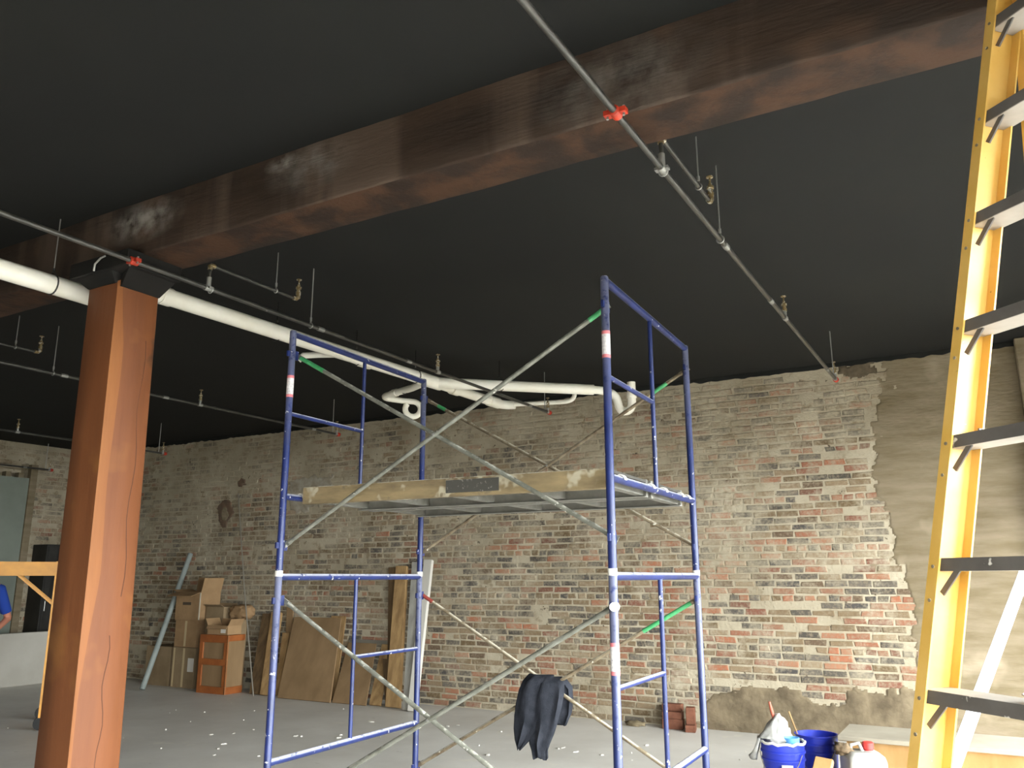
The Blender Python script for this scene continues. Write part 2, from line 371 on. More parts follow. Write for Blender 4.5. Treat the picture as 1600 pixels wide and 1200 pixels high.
for i, t in enumerate(bl):
    col = pick_col(t[0]); V, F = brick_geo(t[0], t[1], t[2], t[3], t[4], mk_b)
    if i in single:
        q = MB(); q.add(V, F); o = q.build('brick', M['brick'], wb, smooth=False); colour_mesh(o.data, [col])
    else:
        rest.add(V, F); rc.append(col)
def build_bricks(mb, cols, parent):
    me = bpy.data.meshes.new('brickwork'); me.from_pydata(mb.v, [], mb.f); me.update(); me.materials.append(M['brick']); colour_mesh(me, cols)
    o = bpy.data.objects.new('brickwork', me); COL.objects.link(o); o.parent = parent; o['kind'] = 'stuff'
build_bricks(rest, rc, wb)
# left wall brickwork (its near face looks to +X)
mk_l = lambda a, z, d: (LX+d, a, z)
lb = lay(2.0, WY-.02, .012, 3.59, lambda y, z: (y < 7.8 and .0 < z < 3.3) or RB.random() < .25)
rest = MB(); rc = []
for t in lb:
    V, F = brick_geo(t[0], t[1], t[2], t[3], t[4], mk_l); rest.add(V, [tuple(reversed(f)) for f in F]); rc.append(pick_col(-12))
build_bricks(rest, rc, wl)

# cement and plaster coats on the brick wall: irregular slabs that stand proud of the bricks
def coat(name, poly, mat, depth, seedv, rough_edge=.03, res=.014):
    x0, x1 = min(p[0] for p in poly)-.15, min(.37, max(p[0] for p in poly)+.15); z0, z1 = max(0, min(p[1] for p in poly)-.15), min(CZ, max(p[1] for p in poly)+.15)
    nx, nz2 = int((x1-x0)/res)+1, int((z1-z0)/res)+1; dx, dz = (x1-x0)/nx, (z1-z0)/nz2
    ins = {}
    for i in range(nx):
        for k in range(nz2):
            x, z = x0+dx*(i+.5), z0+dz*(k+.5)
            ox = rough_edge*(noise.noise(Vector((x*5, z*5, seedv)))+.7*noise.noise(Vector((x*19, z*19, seedv))))
            oz = rough_edge*(noise.noise(Vector((x*5, z*5, seedv+9)))+.7*noise.noise(Vector((x*19, z*19, seedv+5))))
            xx = x+ox if x < .25 else x
            if inpoly(xx, min(CZ-.01, max(.01, z+oz)) if (z < .1 or z > CZ-.1) else z+oz, poly): ins[(i, k)] = 1
    idx = {}; V = []; F = []
    def vert(i, k):
        if (i, k) not in idx:
            full = all(((i+a, k+b) in ins) or i+a >= nx or k+b < 0 or k+b >= nz2 for a in (-1, 0) for b in (-1, 0))
            d = depth*(1+.35*noise.noise(Vector((i*.35, k*.5, seedv)))) if full else -.002
            idx[(i, k)] = len(V); V.append((x0+dx*i, WY-d, z0+dz*k))
        return idx[(i, k)]
    for (i, k) in ins: F.append((vert(i, k), vert(i+1, k), vert(i+1, k+1), vert(i, k+1)))
    me = bpy.data.meshes.new(name); me.from_pydata(V, [], F); me.update(); me.materials.append(mat)
    me.polygons.foreach_set('use_smooth', [True]*len(me.polygons))
    o = bpy.data.objects.new(name, me); COL.objects.link(o); o.parent = wb; return o
coat('plaster_coat', PARGE, M['parge'], .0075, 1, .09)
coat('base_parging', PLOW, M['parge_low'], .0085, 4, .06)
M['patch_light'] = material('light_patch', C('a9a294'), .95, col2=C('877c6a'), scale=7, bump=.6, bscale=25, spec=.2)
coat('mortar_patch', PATCH, M['patch_light'], .010, 6, .08)
M['patch_red'] = material('patched_hole', C('77604f'), .95, col2=C('5d5145'), scale=8, bump=1, bscale=20, spec=.2)
coat('patched_hole', [(-9.94+.17*math.cos(t)*(1+.1*math.sin(3*t)), 2.44+.21*math.sin(t)) for t in [2*math.pi*i/18 for i in range(18)]], M['patch_red'], .013, 8, .05)
coat('patched_hole', [(-9.93+.09*math.cos(t), 2.44+.12*math.sin(t)) for t in [2*math.pi*i/14 for i in range(14)]], M['parge'], .017, 18, .03)
coat('patched_hole', [(-9.64+.09*math.cos(t), 2.88+.08*math.sin(t)) for t in [2*math.pi*i/12 for i in range(12)]], M['patch_red'], .013, 28, .04)
M['soot'] = material('soot_stain', C('4d4438'), .95, col2=C('6e6352'), scale=7, spec=.1)
coat('soot_stain', [(-1.2, 3.6), (-.78, 3.6), (-.8, 3.48), (-.95, 3.44), (-1.15, 3.48)], M['soot'], .011, 33, .08)

# left wall: boarded opening, steel cabinet, lintel
m = MB().box(LX, LX+.06, 4.4, 7.76, .0, 3.06); do = m.build('door_1', M['door_green'], smooth=False); tag(do, kind='structure')
MB().box(LX, LX+.09, 7.72, 7.83, 0, 3.28).build('jamb', M['parge'], do, smooth=False)
for y, z in ((7.35, 3.058), (7.55, 3.058)): MB().box(LX-.06, LX+.05, y, y+.08, z, z+.08).build('block', M['parge'], do, smooth=False)

# ------------------------------------------------------------------ timber beam and post
BY0, BY1, BZ = 2.79, 3.08, 3.29
m = MB(); n = 150; bx0, bx1 = LX+.0, FX
def wav(x, y, z, s=.006): return s*noise.noise(Vector((x*1.8, y*9, z*9)))+s*.6*noise.noise(Vector((x*9, y*9, z*9)))
secs = [(BY0, CZ), (BY0, 3.51), (BY0, 3.40), (BY0, BZ+.012), (BY0+.012, BZ), (2.89, BZ), (2.99, BZ), (BY1-.012, BZ), (BY1, BZ+.012), (BY1, 3.4), (BY1, CZ)]
vv = []
for i in range(n+1):
    x = bx0+(bx1-bx0)*i/n
    for (y, z) in secs: vv.append((x, y+wav(x, y, z), z+(wav(x, z, y) if z < 3.5 else 0)))
k = len(secs)
m.add(vv, [(i*k+j, i*k+j+1, (i+1)*k+j+1, (i+1)*k+j) for i in range(n) for j in range(k-1)])
beam = m.build('ceiling_beam', M['beam'], ang=50)
me = beam.data; me.materials.append(M['beam_under'])
for p in me.polygons:
    if 4 <= p.index % (k-1) <= 6: p.material_index = 1
bmn = bmesh.new(); bmn.from_mesh(me); bmesh.ops.recalc_face_normals(bmn, faces=bmn.faces[:]); bmn.to_mesh(me); bmn.free()
tag(beam, 'massive dark weathered timber beam running under the black ceiling', 'beam')

post = thing('timber_post', 'reddish orange square timber post carrying the ceiling beam', 'post', (-4.3, 2.92, 0))
# corner columns (x, y): left-front, right-front, right-back, left-back at floor and at top
def corner(z):
    t = z/3.2
    return [(-4.445-.02*t+.005, 2.785), (-4.145-.035*t, 2.785), (-4.145-.035*t, 3.085-.03*t), (-4.445-.02*t, 3.085-.03*t)]
m = MB(); nz_ = 40; ring = []
for i in range(nz_+1):
    z = 3.205*i/nz_; c = corner(z); ch = .010+.004*noise.noise(Vector((0, 0, z*1.3)))
    wide = .012+.05*max(0, min(1, (z-.9)/.6))*(1+.35*noise.noise(Vector((3, 0, z*1.7))))*max(.3, min(1, (3.3-z)/.5))
    pts = []
    for q in range(4):
        a, b = Vector((*c[q], z)), Vector((*c[(q+1) % 4], z)); d = (b-a).normalized()
        for tt in (.01, .1, .19):
            p_ = a+d*(wide if q == 1 else ch) if tt < .05 else b-d*ch
            if tt == .1: p_ = a.lerp(b, .5)
            wv = .003*noise.noise(Vector((p_.x*8, p_.y*8, z*2.2)))
            pts.append((p_.x+wv, p_.y-wv, z))
    ring += pts
k = 12
m.add(ring, [(i*k+j, i*k+(j+1) % k, (i+1)*k+(j+1) % k, (i+1)*k+j) for i in range(nz_) for j in range(k)]+[tuple(range(nz_*k, nz_*k+k))])
pb = m.build('shaft', M['post'], post, ang=50)
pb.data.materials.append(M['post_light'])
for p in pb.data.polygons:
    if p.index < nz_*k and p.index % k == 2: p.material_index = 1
# long drying checks on the lit face
m = MB()
for (y, z0, z1) in ((2.99, 1.4, 2.85), (2.94, .3, 1.2)):
    pts = [(-4.146-.035*(z0+(z1-z0)*i/14)/3.2, y+.012*math.sin(i*1.1), z0+(z1-z0)*i/14) for i in range(15)]
    m.tube(pts, .0028, 5)
m.build('drying_check', M['post_dark'], post)
m = MB().lathe((0, 0, 0), [(.012, 0), (.012, .02), (.006, .03)], 10)
m.v = [(-4.47-z, 2.86+x, 2.22+y) for x, y, z in m.v]; m.build('bolt_head', M['dark_rod'], post)
# cast iron cap between post and beam
m = MB()
m.box(-4.53, -4.0, 2.70, 3.06, 3.20, BZ+.005)
m.build('cap', M['cast_iron'], post, smooth=False, bevel=.006)
MB().hexa([(-4.185, 2.80, 3.13), (-4.168, 2.80, 3.13), (-4.168, 3.05, 3.13), (-4.185, 3.05, 3.13), (-4.185, 2.80, 3.205), (-4.03, 2.74, 3.205), (-4.03, 3.05, 3.205), (-4.185, 3.05, 3.205)]).build('cap_bracket', M['cast_iron'], post, smooth=False)
MB().hexa([(-4.45, 2.775, 3.15), (-4.20, 2.775, 3.15), (-4.20, 2.80, 3.15), (-4.45, 2.80, 3.15), (-4.50, 2.715, 3.205), (-4.16, 2.715, 3.205), (-4.16, 2.80, 3.205), (-4.50, 2.80, 3.205)]).build('cap_bracket', M['cast_iron'], post, smooth=False)
MB().tube([(-4.20, 2.70, 3.285), (-4.22, 2.685, 3.27), (-4.26, 2.68, 3.24), (-4.28, 2.69, 3.205)], .006, 6).build('wire_end', M['zinc'], post)

# ------------------------------------------------------------------ sprinkler lines
def head_geo(m, x, y, z, h=.11):
    m.lathe((x, y, z), [(.017, 0), (.017, .02), (.013, .022), (.013, .04), (.019, .042), (.019, .055), (.010, .058), (.010, .07), (.005, .075), (.005, h-.008), (.018, h-.006), (.018, h)], 10)
def hanger(root, x, y, z, r, ztop, mat, rod_r=.004, rodmat=None):
    m = MB()
    m.tube([(x+(r+.004)*math.sin(2*math.pi*i/18), y, z+(r+.004)*math.cos(2*math.pi*i/18)) for i in range(18)], .0045, 6, closed=True)
    m.tube([(x-r*.6, y, z+r*.85), (x, y, z+r+.03), (x+r*.6, y, z+r*.85)], .004, 6)
    m.cyl((x, y, z+r+.02), (x, y, z+r+.045), .008, 6)
    h = m.build('hanger_ring', mat, root)
    MB().cyl((x, y, z+r+.02), (x, y, ztop), rod_r, 6).build('rod', rodmat or mat, h)
SZ = 3.2; PR = .014
def sprinkler_line(X, label, dy=0., y_start=-3.5, branch=True):
    root = thing('sprinkler_pipe', label, 'pipe', (X, y_start, SZ), 'parallel sprinkler lines under the ceiling')
    ye = 7.62+dy
    MB().cyl((X, y_start, SZ), (X, ye, SZ), PR, 14).build('pipe', M['pipe'], root)
    m = MB(); y = 2.63+dy
    m.tube([(X, y-.026, SZ), (X, y-.022, SZ), (X, y+.022, SZ), (X, y+.026, SZ)], [.016, .022, .022, .016], 14)
    for s in (-1, 1):
        m.box(X+s*.031-.013, X+s*.031+.013, y-.016, y+.016, SZ-.01, SZ+.01)
    cp = m.build('coupling', M['red_fit'], root)
    for s in (-1, 1): MB().cyl((X+s*.033, y, SZ-.02), (X+s*.033, y, SZ+.021), .0055, 8).build('bolt', M['zinc'], cp)
    # mechanical tee, riser and branch arm with its own upright head
    y = 3.14+dy
    m = MB(); m.tube([(X, y-.028, SZ), (X, y+.028, SZ)], .018, 14); m.cyl((X, y, SZ), (X, y, SZ+.07), .015, 12); m.box(X-.03, X+.03, y-.016, y+.016, SZ-.006, SZ+.006)
    m.build('tee', M['zinc'], root)
    MB().tube([(X+.021*math.sin(math.pi*i/10-math.pi/2), y+.016, SZ-.0-.026*math.cos(math.pi*i/10-math.pi/2)) for i in range(11)], .0035, 6).build('strap', M['zinc'], root)
    if branch:
        BZ_ = 3.35
        MB().cyl((X, y, SZ+.06), (X, y, BZ_), .010, 10).build('riser', M['pipe'], root)
        MB().tube([(X, y, BZ_-.03), (X, y, BZ_-.008), (X, y+.01, BZ_), (X, y+.035, BZ_)], .015, 10).build('elbow', M['brass'], root)
        MB().cyl((X, y+.02, BZ_), (X, 3.86+dy, BZ_), .010, 10).build('branch_arm', M['pipe'], root)
        MB().tube([(X, 3.84+dy, BZ_), (X, 3.87+dy, BZ_+.002), (X, 3.885+dy, BZ_+.015), (X, 3.885+dy, BZ_+.04)], .015, 10).build('elbow', M['brass'], root)
        m = MB(); head_geo(m, X, 3.885+dy, BZ_+.035); m.build('sprinkler_head', M['brass'], root)
        hanger(root, X, 3.68+dy, BZ_, .010, CZ+.005, M['zinc'])
    hanger(root, X, 4.02+dy, SZ, PR, CZ+.005, M['zinc'])
    for y, g in ((4.12, .017), (5.15, .016), (7.2, .015)):
        MB().tube([(X, y+dy-.03, SZ), (X, y+dy+.03, SZ)], g, 12).build('pipe_sleeve', M['zinc'], root)
    for y in (5.56+dy, ye-.02):
        m = MB(); m.tube([(X, y-.025, SZ), (X, y+.025, SZ)], .018, 12); m.cyl((X, y, SZ), (X, y, SZ+.05), .014, 10); m.build('tee', M['zinc'], root)
        m = MB(); head_geo(m, X, y, SZ+.045); m.build('sprinkler_head', M['brass'], root)
    m = MB(); m.tube([(X, ye-.01, SZ), (X, ye+.03, SZ), (X, ye+.04, SZ)], [.024, .024, .015], 14); m.build('end_cap', M['red_fit'], root)
    MB().cyl((X, ye-.09, SZ), (X, ye-.09, CZ+.005), .005, 6).build('rod', M['zinc'], root)
    return root
sprinkler_line(-1.05, 'black sprinkler pipe whose red coupling crosses under the middle of the beam')
sprinkler_line(-3.94, 'black sprinkler pipe with red coupling running just beside the timber post cap', .07)
sprinkler_line(-6.80, 'black sprinkler pipe passing behind the timber post toward the brick wall', .0)
sprinkler_line(-9.98, 'distant thin sprinkler pipe ending above the stacked cardboard boxes', .0)
sprinkler_line(-13.12, 'dark sprinkler pipe close along the wall with the grey green panel', .3)

# ------------------------------------------------------------------ white plastic drain line
PV = thing('drain_pipe', 'white plastic drain pipe with branches and traps hung under the ceiling', 'pipe', (-4.3, 3.4, 3.2))
def arc(a, b, c, n=7):     # smooth corner a-b-c
    a, b, c = Vector(a), Vector(b), Vector(c); return [(1-t)**2*a+2*t*(1-t)*b+t*t*c for t in [i/n for i in range(n+1)]]
MB().tube([(-4.72, -3.5, 3.2), (-4.69, 3.0, 3.2)]+arc((-4.69, 3.0, 3.2), (-4.69, 3.09, 3.2), (-4.69, 3.15, 3.24))[1:]+arc((-4.695, 3.26, 3.32), (-4.70, 3.32, 3.364), (-4.70, 3.41, 3.364))+[(-4.594, 6.524, 3.364)], .058, 16).build('main_pipe', M['pvc'], PV)
for (a, b, rr) in (((-4.70, 3.44, 3.364), (-4.697, 3.52, 3.364), .064), ((-4.655, 5.461, 3.364), (-4.649, 5.592, 3.364), .061), ((-4.605, 6.272, 3.364), (-4.589, 6.601, 3.364), .064), ((-4.583, 6.798, 3.364), (-4.578, 6.908, 3.364), .064)):
    MB().tube([a, b], rr, 16).build('coupling', M['pvc'], PV)
MB().tube([(-4.594, 6.469, 3.364), (-4.572, 7.676, 3.364)]+arc((-4.572, 7.676, 3.364), (-4.572, 7.829, 3.364), (-4.441, 7.851, 3.364)), .05, 16).build('side_branch', M['pvc'], PV)
MB().tube([(-4.572, 7.500, 3.364), (-4.567, 7.697, 3.364)], .06, 16).build('coupling', M['pvc'], PV)
MB().tube([(-4.463, 7.829, 3.364), (-3.904, 7.983, 3.364)]+arc((-3.904, 7.983, 3.364), (-3.794, 8.015, 3.364), (-3.788, 8.015, 3.441))+[(-3.783, 8.015, 3.507)], .025, 12).build('thin_branch', M['pvc'], PV)
MB().tube([(-4.583, 6.524, 3.364), (-4.386, 6.711, 3.364), (-3.377, 7.599, 3.364)], .054, 16).build('wye_branch', M['pvc'], PV)
MB().tube([(-3.443, 7.544, 3.364)]+arc((-3.377, 7.599, 3.364), (-3.213, 7.741, 3.364), (-3.191, 7.763, 3.276), 8)+arc((-3.180, 7.769, 3.232), (-3.169, 7.774, 3.150), (-3.120, 7.785, 3.145), 6)+arc((-3.103, 7.785, 3.145), (-3.037, 7.785, 3.150), (-3.037, 7.785, 3.232), 6)+[(-3.037, 7.785, 3.441)], .043, 14).build('trap', M['pvc'], PV)
MB().tube([(-3.037, 7.785, 3.276), (-3.037, 7.785, 3.331)], .05, 14).build('coupling', M['pvc'], PV)
MB().tube([(-4.605, 6.425, 3.364), (-4.934, 6.601, 3.364), (-5.296, 6.722, 3.364)], .036, 12).build('small_branch', M['pvc'], PV)
ringp = []
for i in range(20):
    t = math.pi*.5-2*math.pi*.86*i/19
    ringp.append((-5.241+.0822*math.cos(t)*.75, 7.04+.0822*math.cos(t)*.65, 3.254+.0822*math.sin(t)))
MB().tube(arc((-5.263, 6.711, 3.364), (-5.461, 6.743, 3.364), (-5.428, 6.842, 3.353))+[(-5.329, 6.963, 3.342)]+ringp, .031, 12).build('trap', M['pvc'], PV)
MB().tube([(-5.252, 6.707, 3.364), (-5.186, 6.686, 3.364)], .042, 12).build('coupling', M['pvc'], PV)
MB().tube([(-4.682, 5.241, 3.364), (-4.847, 5.154, 3.364), (-4.956, 5.077, 3.353), (-4.989, 5.055, 3.309)], .028, 12).build('stub_branch', M['pvc'], PV)
for (x, y, z, r_) in ((-4.691, 2.70, 3.2, .058), (-4.69, 4.50, 3.364, .060), (-4.655, 5.41, 3.364, .060), (-4.605, 6.21, 3.364, .062), (-4.112, 6.95, 3.364, .058), (-5.04, 6.63, 3.364, .040)):
    hanger(PV, x, y, z, r_, CZ+.005, M['dark_rod'], .0035, M['zinc'] if y < 3 else M['cast_iron'])

# ------------------------------------------------------------------ blue scaffold tower
SO = Vector((-3.761, 3.752, 0)); SA = .04151
SU = Vector((math.cos(SA), math.sin(SA), 0)); SV = Vector((-math.sin(SA), math.cos(SA), 0))
W_, L_, H_ = 1.524, 2.134, 1.524
def S(u, v, z): return SO+SU*u+SV*v+ZZ*z
sc = thing('scaffold_tower', 'two storey blue steel scaffold tower spattered with white paint', 'scaffold', tuple(S(L_/2, W_/2, 0)))
def frame(u, z0, front_rung):
    f = MB().cyl(S(u, .0, z0+1.503), S(u, W_, z0+1.503), .0205, 14).build('frame', M['blue'], sc)
    MB().cyl(S(u, 0, z0+.462), S(u, W_, z0+.462), .0205, 14).build('lower_bar', M['blue'], f)
    for v in (0, W_):
        zb = z0 if z0 > 1 else .012
        lg = MB().tube([S(u, v, zb), S(u, v, z0+1.518), S(u, v, z0+1.524)], [.0215, .0215, .017], 16).build('leg', M['blue'], f)
        for zz in (.165, 1.365):
            m = MB(); m.obox(S(u, v, z0+zz)+SV*(.034), SU, SV, ZZ, .006, .02, .03); m.obox(S(u, v, z0+zz)+SU*.0+SV*(-.028), SU, SV, ZZ, .006, .014, .018)
            m.build('brace_lock', M['blue'], f, smooth=False)
        if z0 > 1:
            MB().cyl(S(u, v, 1.506), S(u, v, 1.54), .0235, 16).build('collar', M['collar'], f)
    MB().cyl(S(u, .752, z0+.462), S(u, .752, z0+1.503), .0135, 12).build('middle_post', M['blue'], f)
    va, vb = (0, .752) if front_rung else (.752, W_)
    MB().cyl(S(u, va, z0+.982), S(u, vb, z0+.982), .0135, 12).build('rung', M['blue'], f)
    return f
fr_ll = frame(0, 0, False); fr_rl = frame(L_, 0, True); fr_lu = frame(0, H_, True); fr_ru = frame(L_, H_, True)
def sticker(f, u, z0, z1):
    MB().tube([S(u, 0, z0), S(u, 0, z1)], .0222, 16, cap=False).build('label_band', M['sticker'], f)
    for a, b in ((z0, z0+.018), (z1-.018, z1)): MB().tube([S(u, 0, a), S(u, 0, b)], .0226, 16, cap=False).build('label_band', M['sticker_red'], f)
sticker(fr_lu, 0, 2.608, 2.749); sticker(fr_ru, L_, 2.60, 2.745); sticker(fr_rl, L_, 1.045, 1.193)
for u in (0, L_):
    for v in (0, W_):
        m = MB(); m.obox(S(u, v, .006), SU, SV, ZZ, .075, .075, .006); m.cyl(S(u, v, .006), S(u, v, .06), .024, 12); m.build('base_plate', M['galv'], sc)
m = MB().tube([S(L_+.014, -.012, 1.36), S(L_+.02, -.05, 1.36)], .022, 16); m.build('white_disc', M['collar'], sc)
def brace(v, z0, sgn, mat, tips=()):
    za, zb = z0+.165, z0+1.365; o1 = v+sgn*.034; o2 = v+sgn*.058
    def tubef(a, b):
        d = (b-a).normalized()
        m = MB(); m.cyl(a+d*.04, b-d*.04, .0128, 10)
        for p_, q in ((a, 1), (b, -1)): m.bar(p_-d*q*.015, p_+d*q*.06, .006, .03)
        return m
    A0, A1 = S(0, o1, za), S(L_, o1, zb); B0, B1 = S(0, o2, zb), S(L_, o2, za)
    c = tubef(A0, A1).build('cross_brace', mat, sc)
    tubef(B0, B1).build('brace_tube', mat, c)
    pm = S(L_/2, 0, (za+zb)/2); MB().cyl(pm+SV*(v+sgn*.02), pm+SV*(v+sgn*.074), .008, 8).build('pivot_bolt', M['zinc'], c)
    for (e, ln, off, tm) in tips:
        a, b = {'A0': (A0, A1), 'A1': (A1, A0), 'B0': (B0, B1), 'B1': (B1, B0)}[e]; d = (b-a).normalized()
        MB().cyl(a+d*off, a+d*(off+ln), .0142, 10).build('painted_tip', tm, c)
brace(0, H_, 1, M['galv'], [('A1', .1, .02, M['green_tip']), ('B0', .22, .03, M['green_tip'])])
brace(0, 0, 1, M['galv'])
brace(W_, H_, 1, M['galv_brown'], [('A1', .13, .17, M['green_tip']), ('B0', .08, .12, M['green_tip'])])
brace(W_, 0, 1, M['galv_brown'], [('A1', .38, .06, M['green_tip']), ('B0', .1, .0, M['red_tip'])])

def plank(label, v0, v1, frontmat, hooks):
    zb = 1.945; zt = 2.05
    root = thing('scaffold_plank', label, 'plank', tuple(S(L_/2, (v0+v1)/2, zb)), 'platform planks hooked on the blue scaffold')
    ua, ub = .045, L_-.045
    for v, mt in ((v0, frontmat), (v1-.03, M['plank_alu'])):
        m = MB(); P8 = lambda u0, u1, va, vb, a, b: [S(u0, va, a), S(u1, va, a), S(u1, vb, a), S(u0, vb, a), S(u0, va, b), S(u1, va, b), S(u1, vb, b), S(u0, vb, b)]
        m.hexa(P8(ua, ub, v, v+.03, zb, zt)); m.hexa(P8(ua, ub, v+(.03 if v == v0 else -.022), v+(.052 if v == v0 else 0), zb, zb+.008))
        m.build('side_rail', mt, root, smooth=False, bevel=.003)
    m = MB(); m.hexa(P8(ua, ub, v0+.03, v1-.03, zt-.022, zt-.006)); m.build('deck', M['plank_deck'], root, smooth=False)
    for i in range(5):
        u = ua+.02+(ub-ua-.09)*i/4
        m = MB(); m.hexa(P8(u, u+.05, v0+.03, v1-.03, zb+.012, zt-.022)); m.build('cross_rib', M['plank_alu'], root, smooth=False)
    for u, s in ((0, -1), (L_, 1)):
        for v in hooks:
            path = [S(u-s*.05, v, 1.99)] + [S(u+.027*math.cos(t)*s, v, 1.986+.027*math.sin(t)) for t in [math.pi*(1-i/8) for i in range(9)]]
            m = MB()
            for a, b in zip(path, path[1:]): m.bar(a, b, .03, .007, SV.cross((b-a).normalized()))
            m.build('hook', M['collar'], root, smooth=False)
    return root
p1 = plank('scaffold plank with a dirt brown side rail and dark label plate', .12, .74, M['plank_wood'], (.16, .64))
plank('grey aluminium scaffold plank lying beside the brown railed one', .80, 1.44, M['plank_alu'], (.88, 1.23, 1.38))
m = MB(); m.obox(S(1.27, .117, 2.0), SU, SV, ZZ, .17, .003, .036); m.build('label_plate', M['plate'], p1, smooth=False)

# ------------------------------------------------------------------ trousers over the far lower brace
def pants():
    m = MB(); n = 22
    def strip(secs):    # (u0, u1, z, vc, thick)
        ring = []
        for (u0, u1, z, vc, th) in secs:
            for k in range(n):
                t = 2*math.pi*k/n; cu = (u0+u1)/2+(u1-u0)/2*math.cos(t)
                fold = .017*math.sin(5*t+z*6)+.011*math.sin(9*t-z*9)+.006*math.sin(14*t+z*4)
                ring.append(tuple(S(cu, vc+(th/2+fold*min(1, th/.05))*math.sin(t), z+.01*math.sin(3*t))))
        k = len(secs)
        m.add(ring, [(i*n+j, i*n+(j+1) % n, (i+1)*n+(j+1) % n, (i+1)*n+j) for i in range(k-1) for j in range(n)]+[tuple(range(n-1, -1, -1)), tuple(range((k-1)*n, k*n))])
    v = W_-.02
    strip([(.90, 1.10, .835, v+.05, .06), (.875, 1.11, .80, v+.02, .10), (.855, 1.10, .74, v, .11), (.84, 1.07, .66, v-.01, .10), (.832, 1.035, .58, v-.015, .095), (.828, 1.00, .50, v-.015, .09), (.832, .95, .43, v-.01, .075), (.845, .90, .385, v-.01, .05), (.85, .87, .36, v-.01, .025)])
    strip([(.99, 1.16, .825, v+.06, .06), (.98, 1.185, .79, v+.03, .10), (.965, 1.19, .72, v+.01, .11), (.955, 1.175, .64, v, .10), (.945, 1.15, .55, v-.005, .09), (.935, 1.12, .47, v-.005, .085), (.94, 1.09, .41, v-.005, .08), (.955, 1.075, .37, v-.005, .075), (.965, 1.075, .32, v-.005, .075), (.97, 1.07, .315, v-.005, .06)])
    strip([(1.0, 1.17, .81, v+.1, .05), (1.04, 1.205, .76, v+.12, .08), (1.06, 1.21, .68, v+.12, .08), (1.05, 1.20, .6, v+.12, .07), (1.02, 1.16, .52, v+.12, .05)])
    return m.build('sweatpants', M['cloth'], smooth=True, ang=80)
tr = recenter(pants()); tag(tr, 'dark grey sweatpants draped over the crossing of the scaffold braces', 'trousers')

# ------------------------------------------------------------------ yellow stepladder
LP = Vector((-.139, 2.347, 1.5)); LL = Vector((.194, .113, 1)); TH = -.722
ls = Vector((math.cos(TH), math.sin(TH), 0)); ldv = Vector((-ls.y, ls.x, 0))
TOPZ = 3.36
def lw(z): return .32+.142*(TOPZ-z)
def FLft(z): return LP+LL*(z-1.5)
def FRgt(z): return FLft(z)+ls*lw(z)
def roff(z): return .082+.205*(3.03-z)
lad = thing('stepladder', 'tall yellow fibreglass stepladder with metal steps', 'ladder', tuple((FLft(0)+FRgt(0))/2+ldv*.35))
def channel(base, z0, z1, sgn, d0, d1, fl, slope_extra=None):
    # C section: web in the outer plane, flanges turned inward
    prof = [(d0, 0), (d1, 0), (d1, fl), (d1-.006, fl), (d1-.006, .006), (d0+.006, .006), (d0+.006, fl), (d0, fl)]
    m = MB(); vs_ = []
    for z in (z0, z1):
        for (d, s_) in prof: vs_.append(base(z)+ldv*d+ls*(sgn*s_))
    n = 8; m.add(vs_, [(i, (i+1) % n, n+(i+1) % n, n+i) for i in range(n)]+[tuple(range(n)), tuple(range(n, 2*n))])
    return m
def fixn(o):
    b = bmesh.new(); b.from_mesh(o.data); bmesh.ops.recalc_face_normals(b, faces=b.faces[:]); b.to_mesh(o.data); b.free(); return o
for base, sgn in ((FLft, 1), (FRgt, -1)):
    o = fixn(channel(base, .02, TOPZ, sgn, -.02, .085, .032).build('front_rail', M['yellow'], lad, smooth=False))
    p_ = base(.0); MB().obox(p_+ldv*.03+ls*sgn*.012+ZZ*.03, ls, ldv, ZZ, .028, .06, .03).build('foot', M['rubber'], o, smooth=False, bevel=.006)
    rbase = lambda z, base=base, sgn=sgn: base(z)+ldv*roff(z)+ls*sgn*.012
    o = fixn(channel(rbase, .02, TOPZ-.06, sgn, 0, .06, .028).build('rear_rail', M['yellow'], lad, smooth=False))
    p_ = rbase(.0); MB().obox(p_+ldv*.03+ls*sgn*.012+ZZ*.03, ls, ldv, ZZ, .026, .045, .03).build('foot', M['rubber'], o, smooth=False, bevel=.006)
for k in range(10):
    z = 1.238+.305*(k-3)
    a = FLft(z)-ldv*.012+ls*.006; b = FRgt(z)-ldv*.012-ls*.006
    m = MB(); fh = .031
    def q8(d0, d1, za, zb): 
        return [a+ldv*d0+ZZ*za, b+ldv*d0+ZZ*za, b+ldv*d1+ZZ*za, a+ldv*d1+ZZ*za, a+ldv*d0+ZZ*zb, b+ldv*d0+ZZ*zb, b+ldv*d1+ZZ*zb, a+ldv*d1+ZZ*zb]
    m.hexa(q8(.004, .092, -fh, 0))
    st = m.build('step', M['step_alu'], lad, smooth=False)
    MB().hexa(q8(0, .004, -fh, 0)).build('step_lip', M['ladder_alu'], st, smooth=False, label='dark front edge of a step')  # thin front face in a darker tone than the step body
    for e, sg in ((a, 1), (b, -1)):
        MB().bar(e+ldv*.012+ls*sg*.06-ZZ*.028, e+ldv*.012+ls*sg*.004-ZZ*.085, .014, .005, ldv).build('step_brace', M['ladder_alu'], st, smooth=False)
        for zz in (-.02, -.1):
            cpt = e-ls*sg*.006+ZZ*zz+ls*sg*.016-ldv*(.0087+.213*0)+ldv*(-.213*0)
            cpt = FLft(z+zz)-ldv*.02+ls*.016 if sg == 1 else FRgt(z+zz)-ldv*.02-ls*.016
            MB().cyl(cpt-ldv*.002, cpt+ldv*.004, .0045, 8).build('rivet', M['galv_brown'], st)
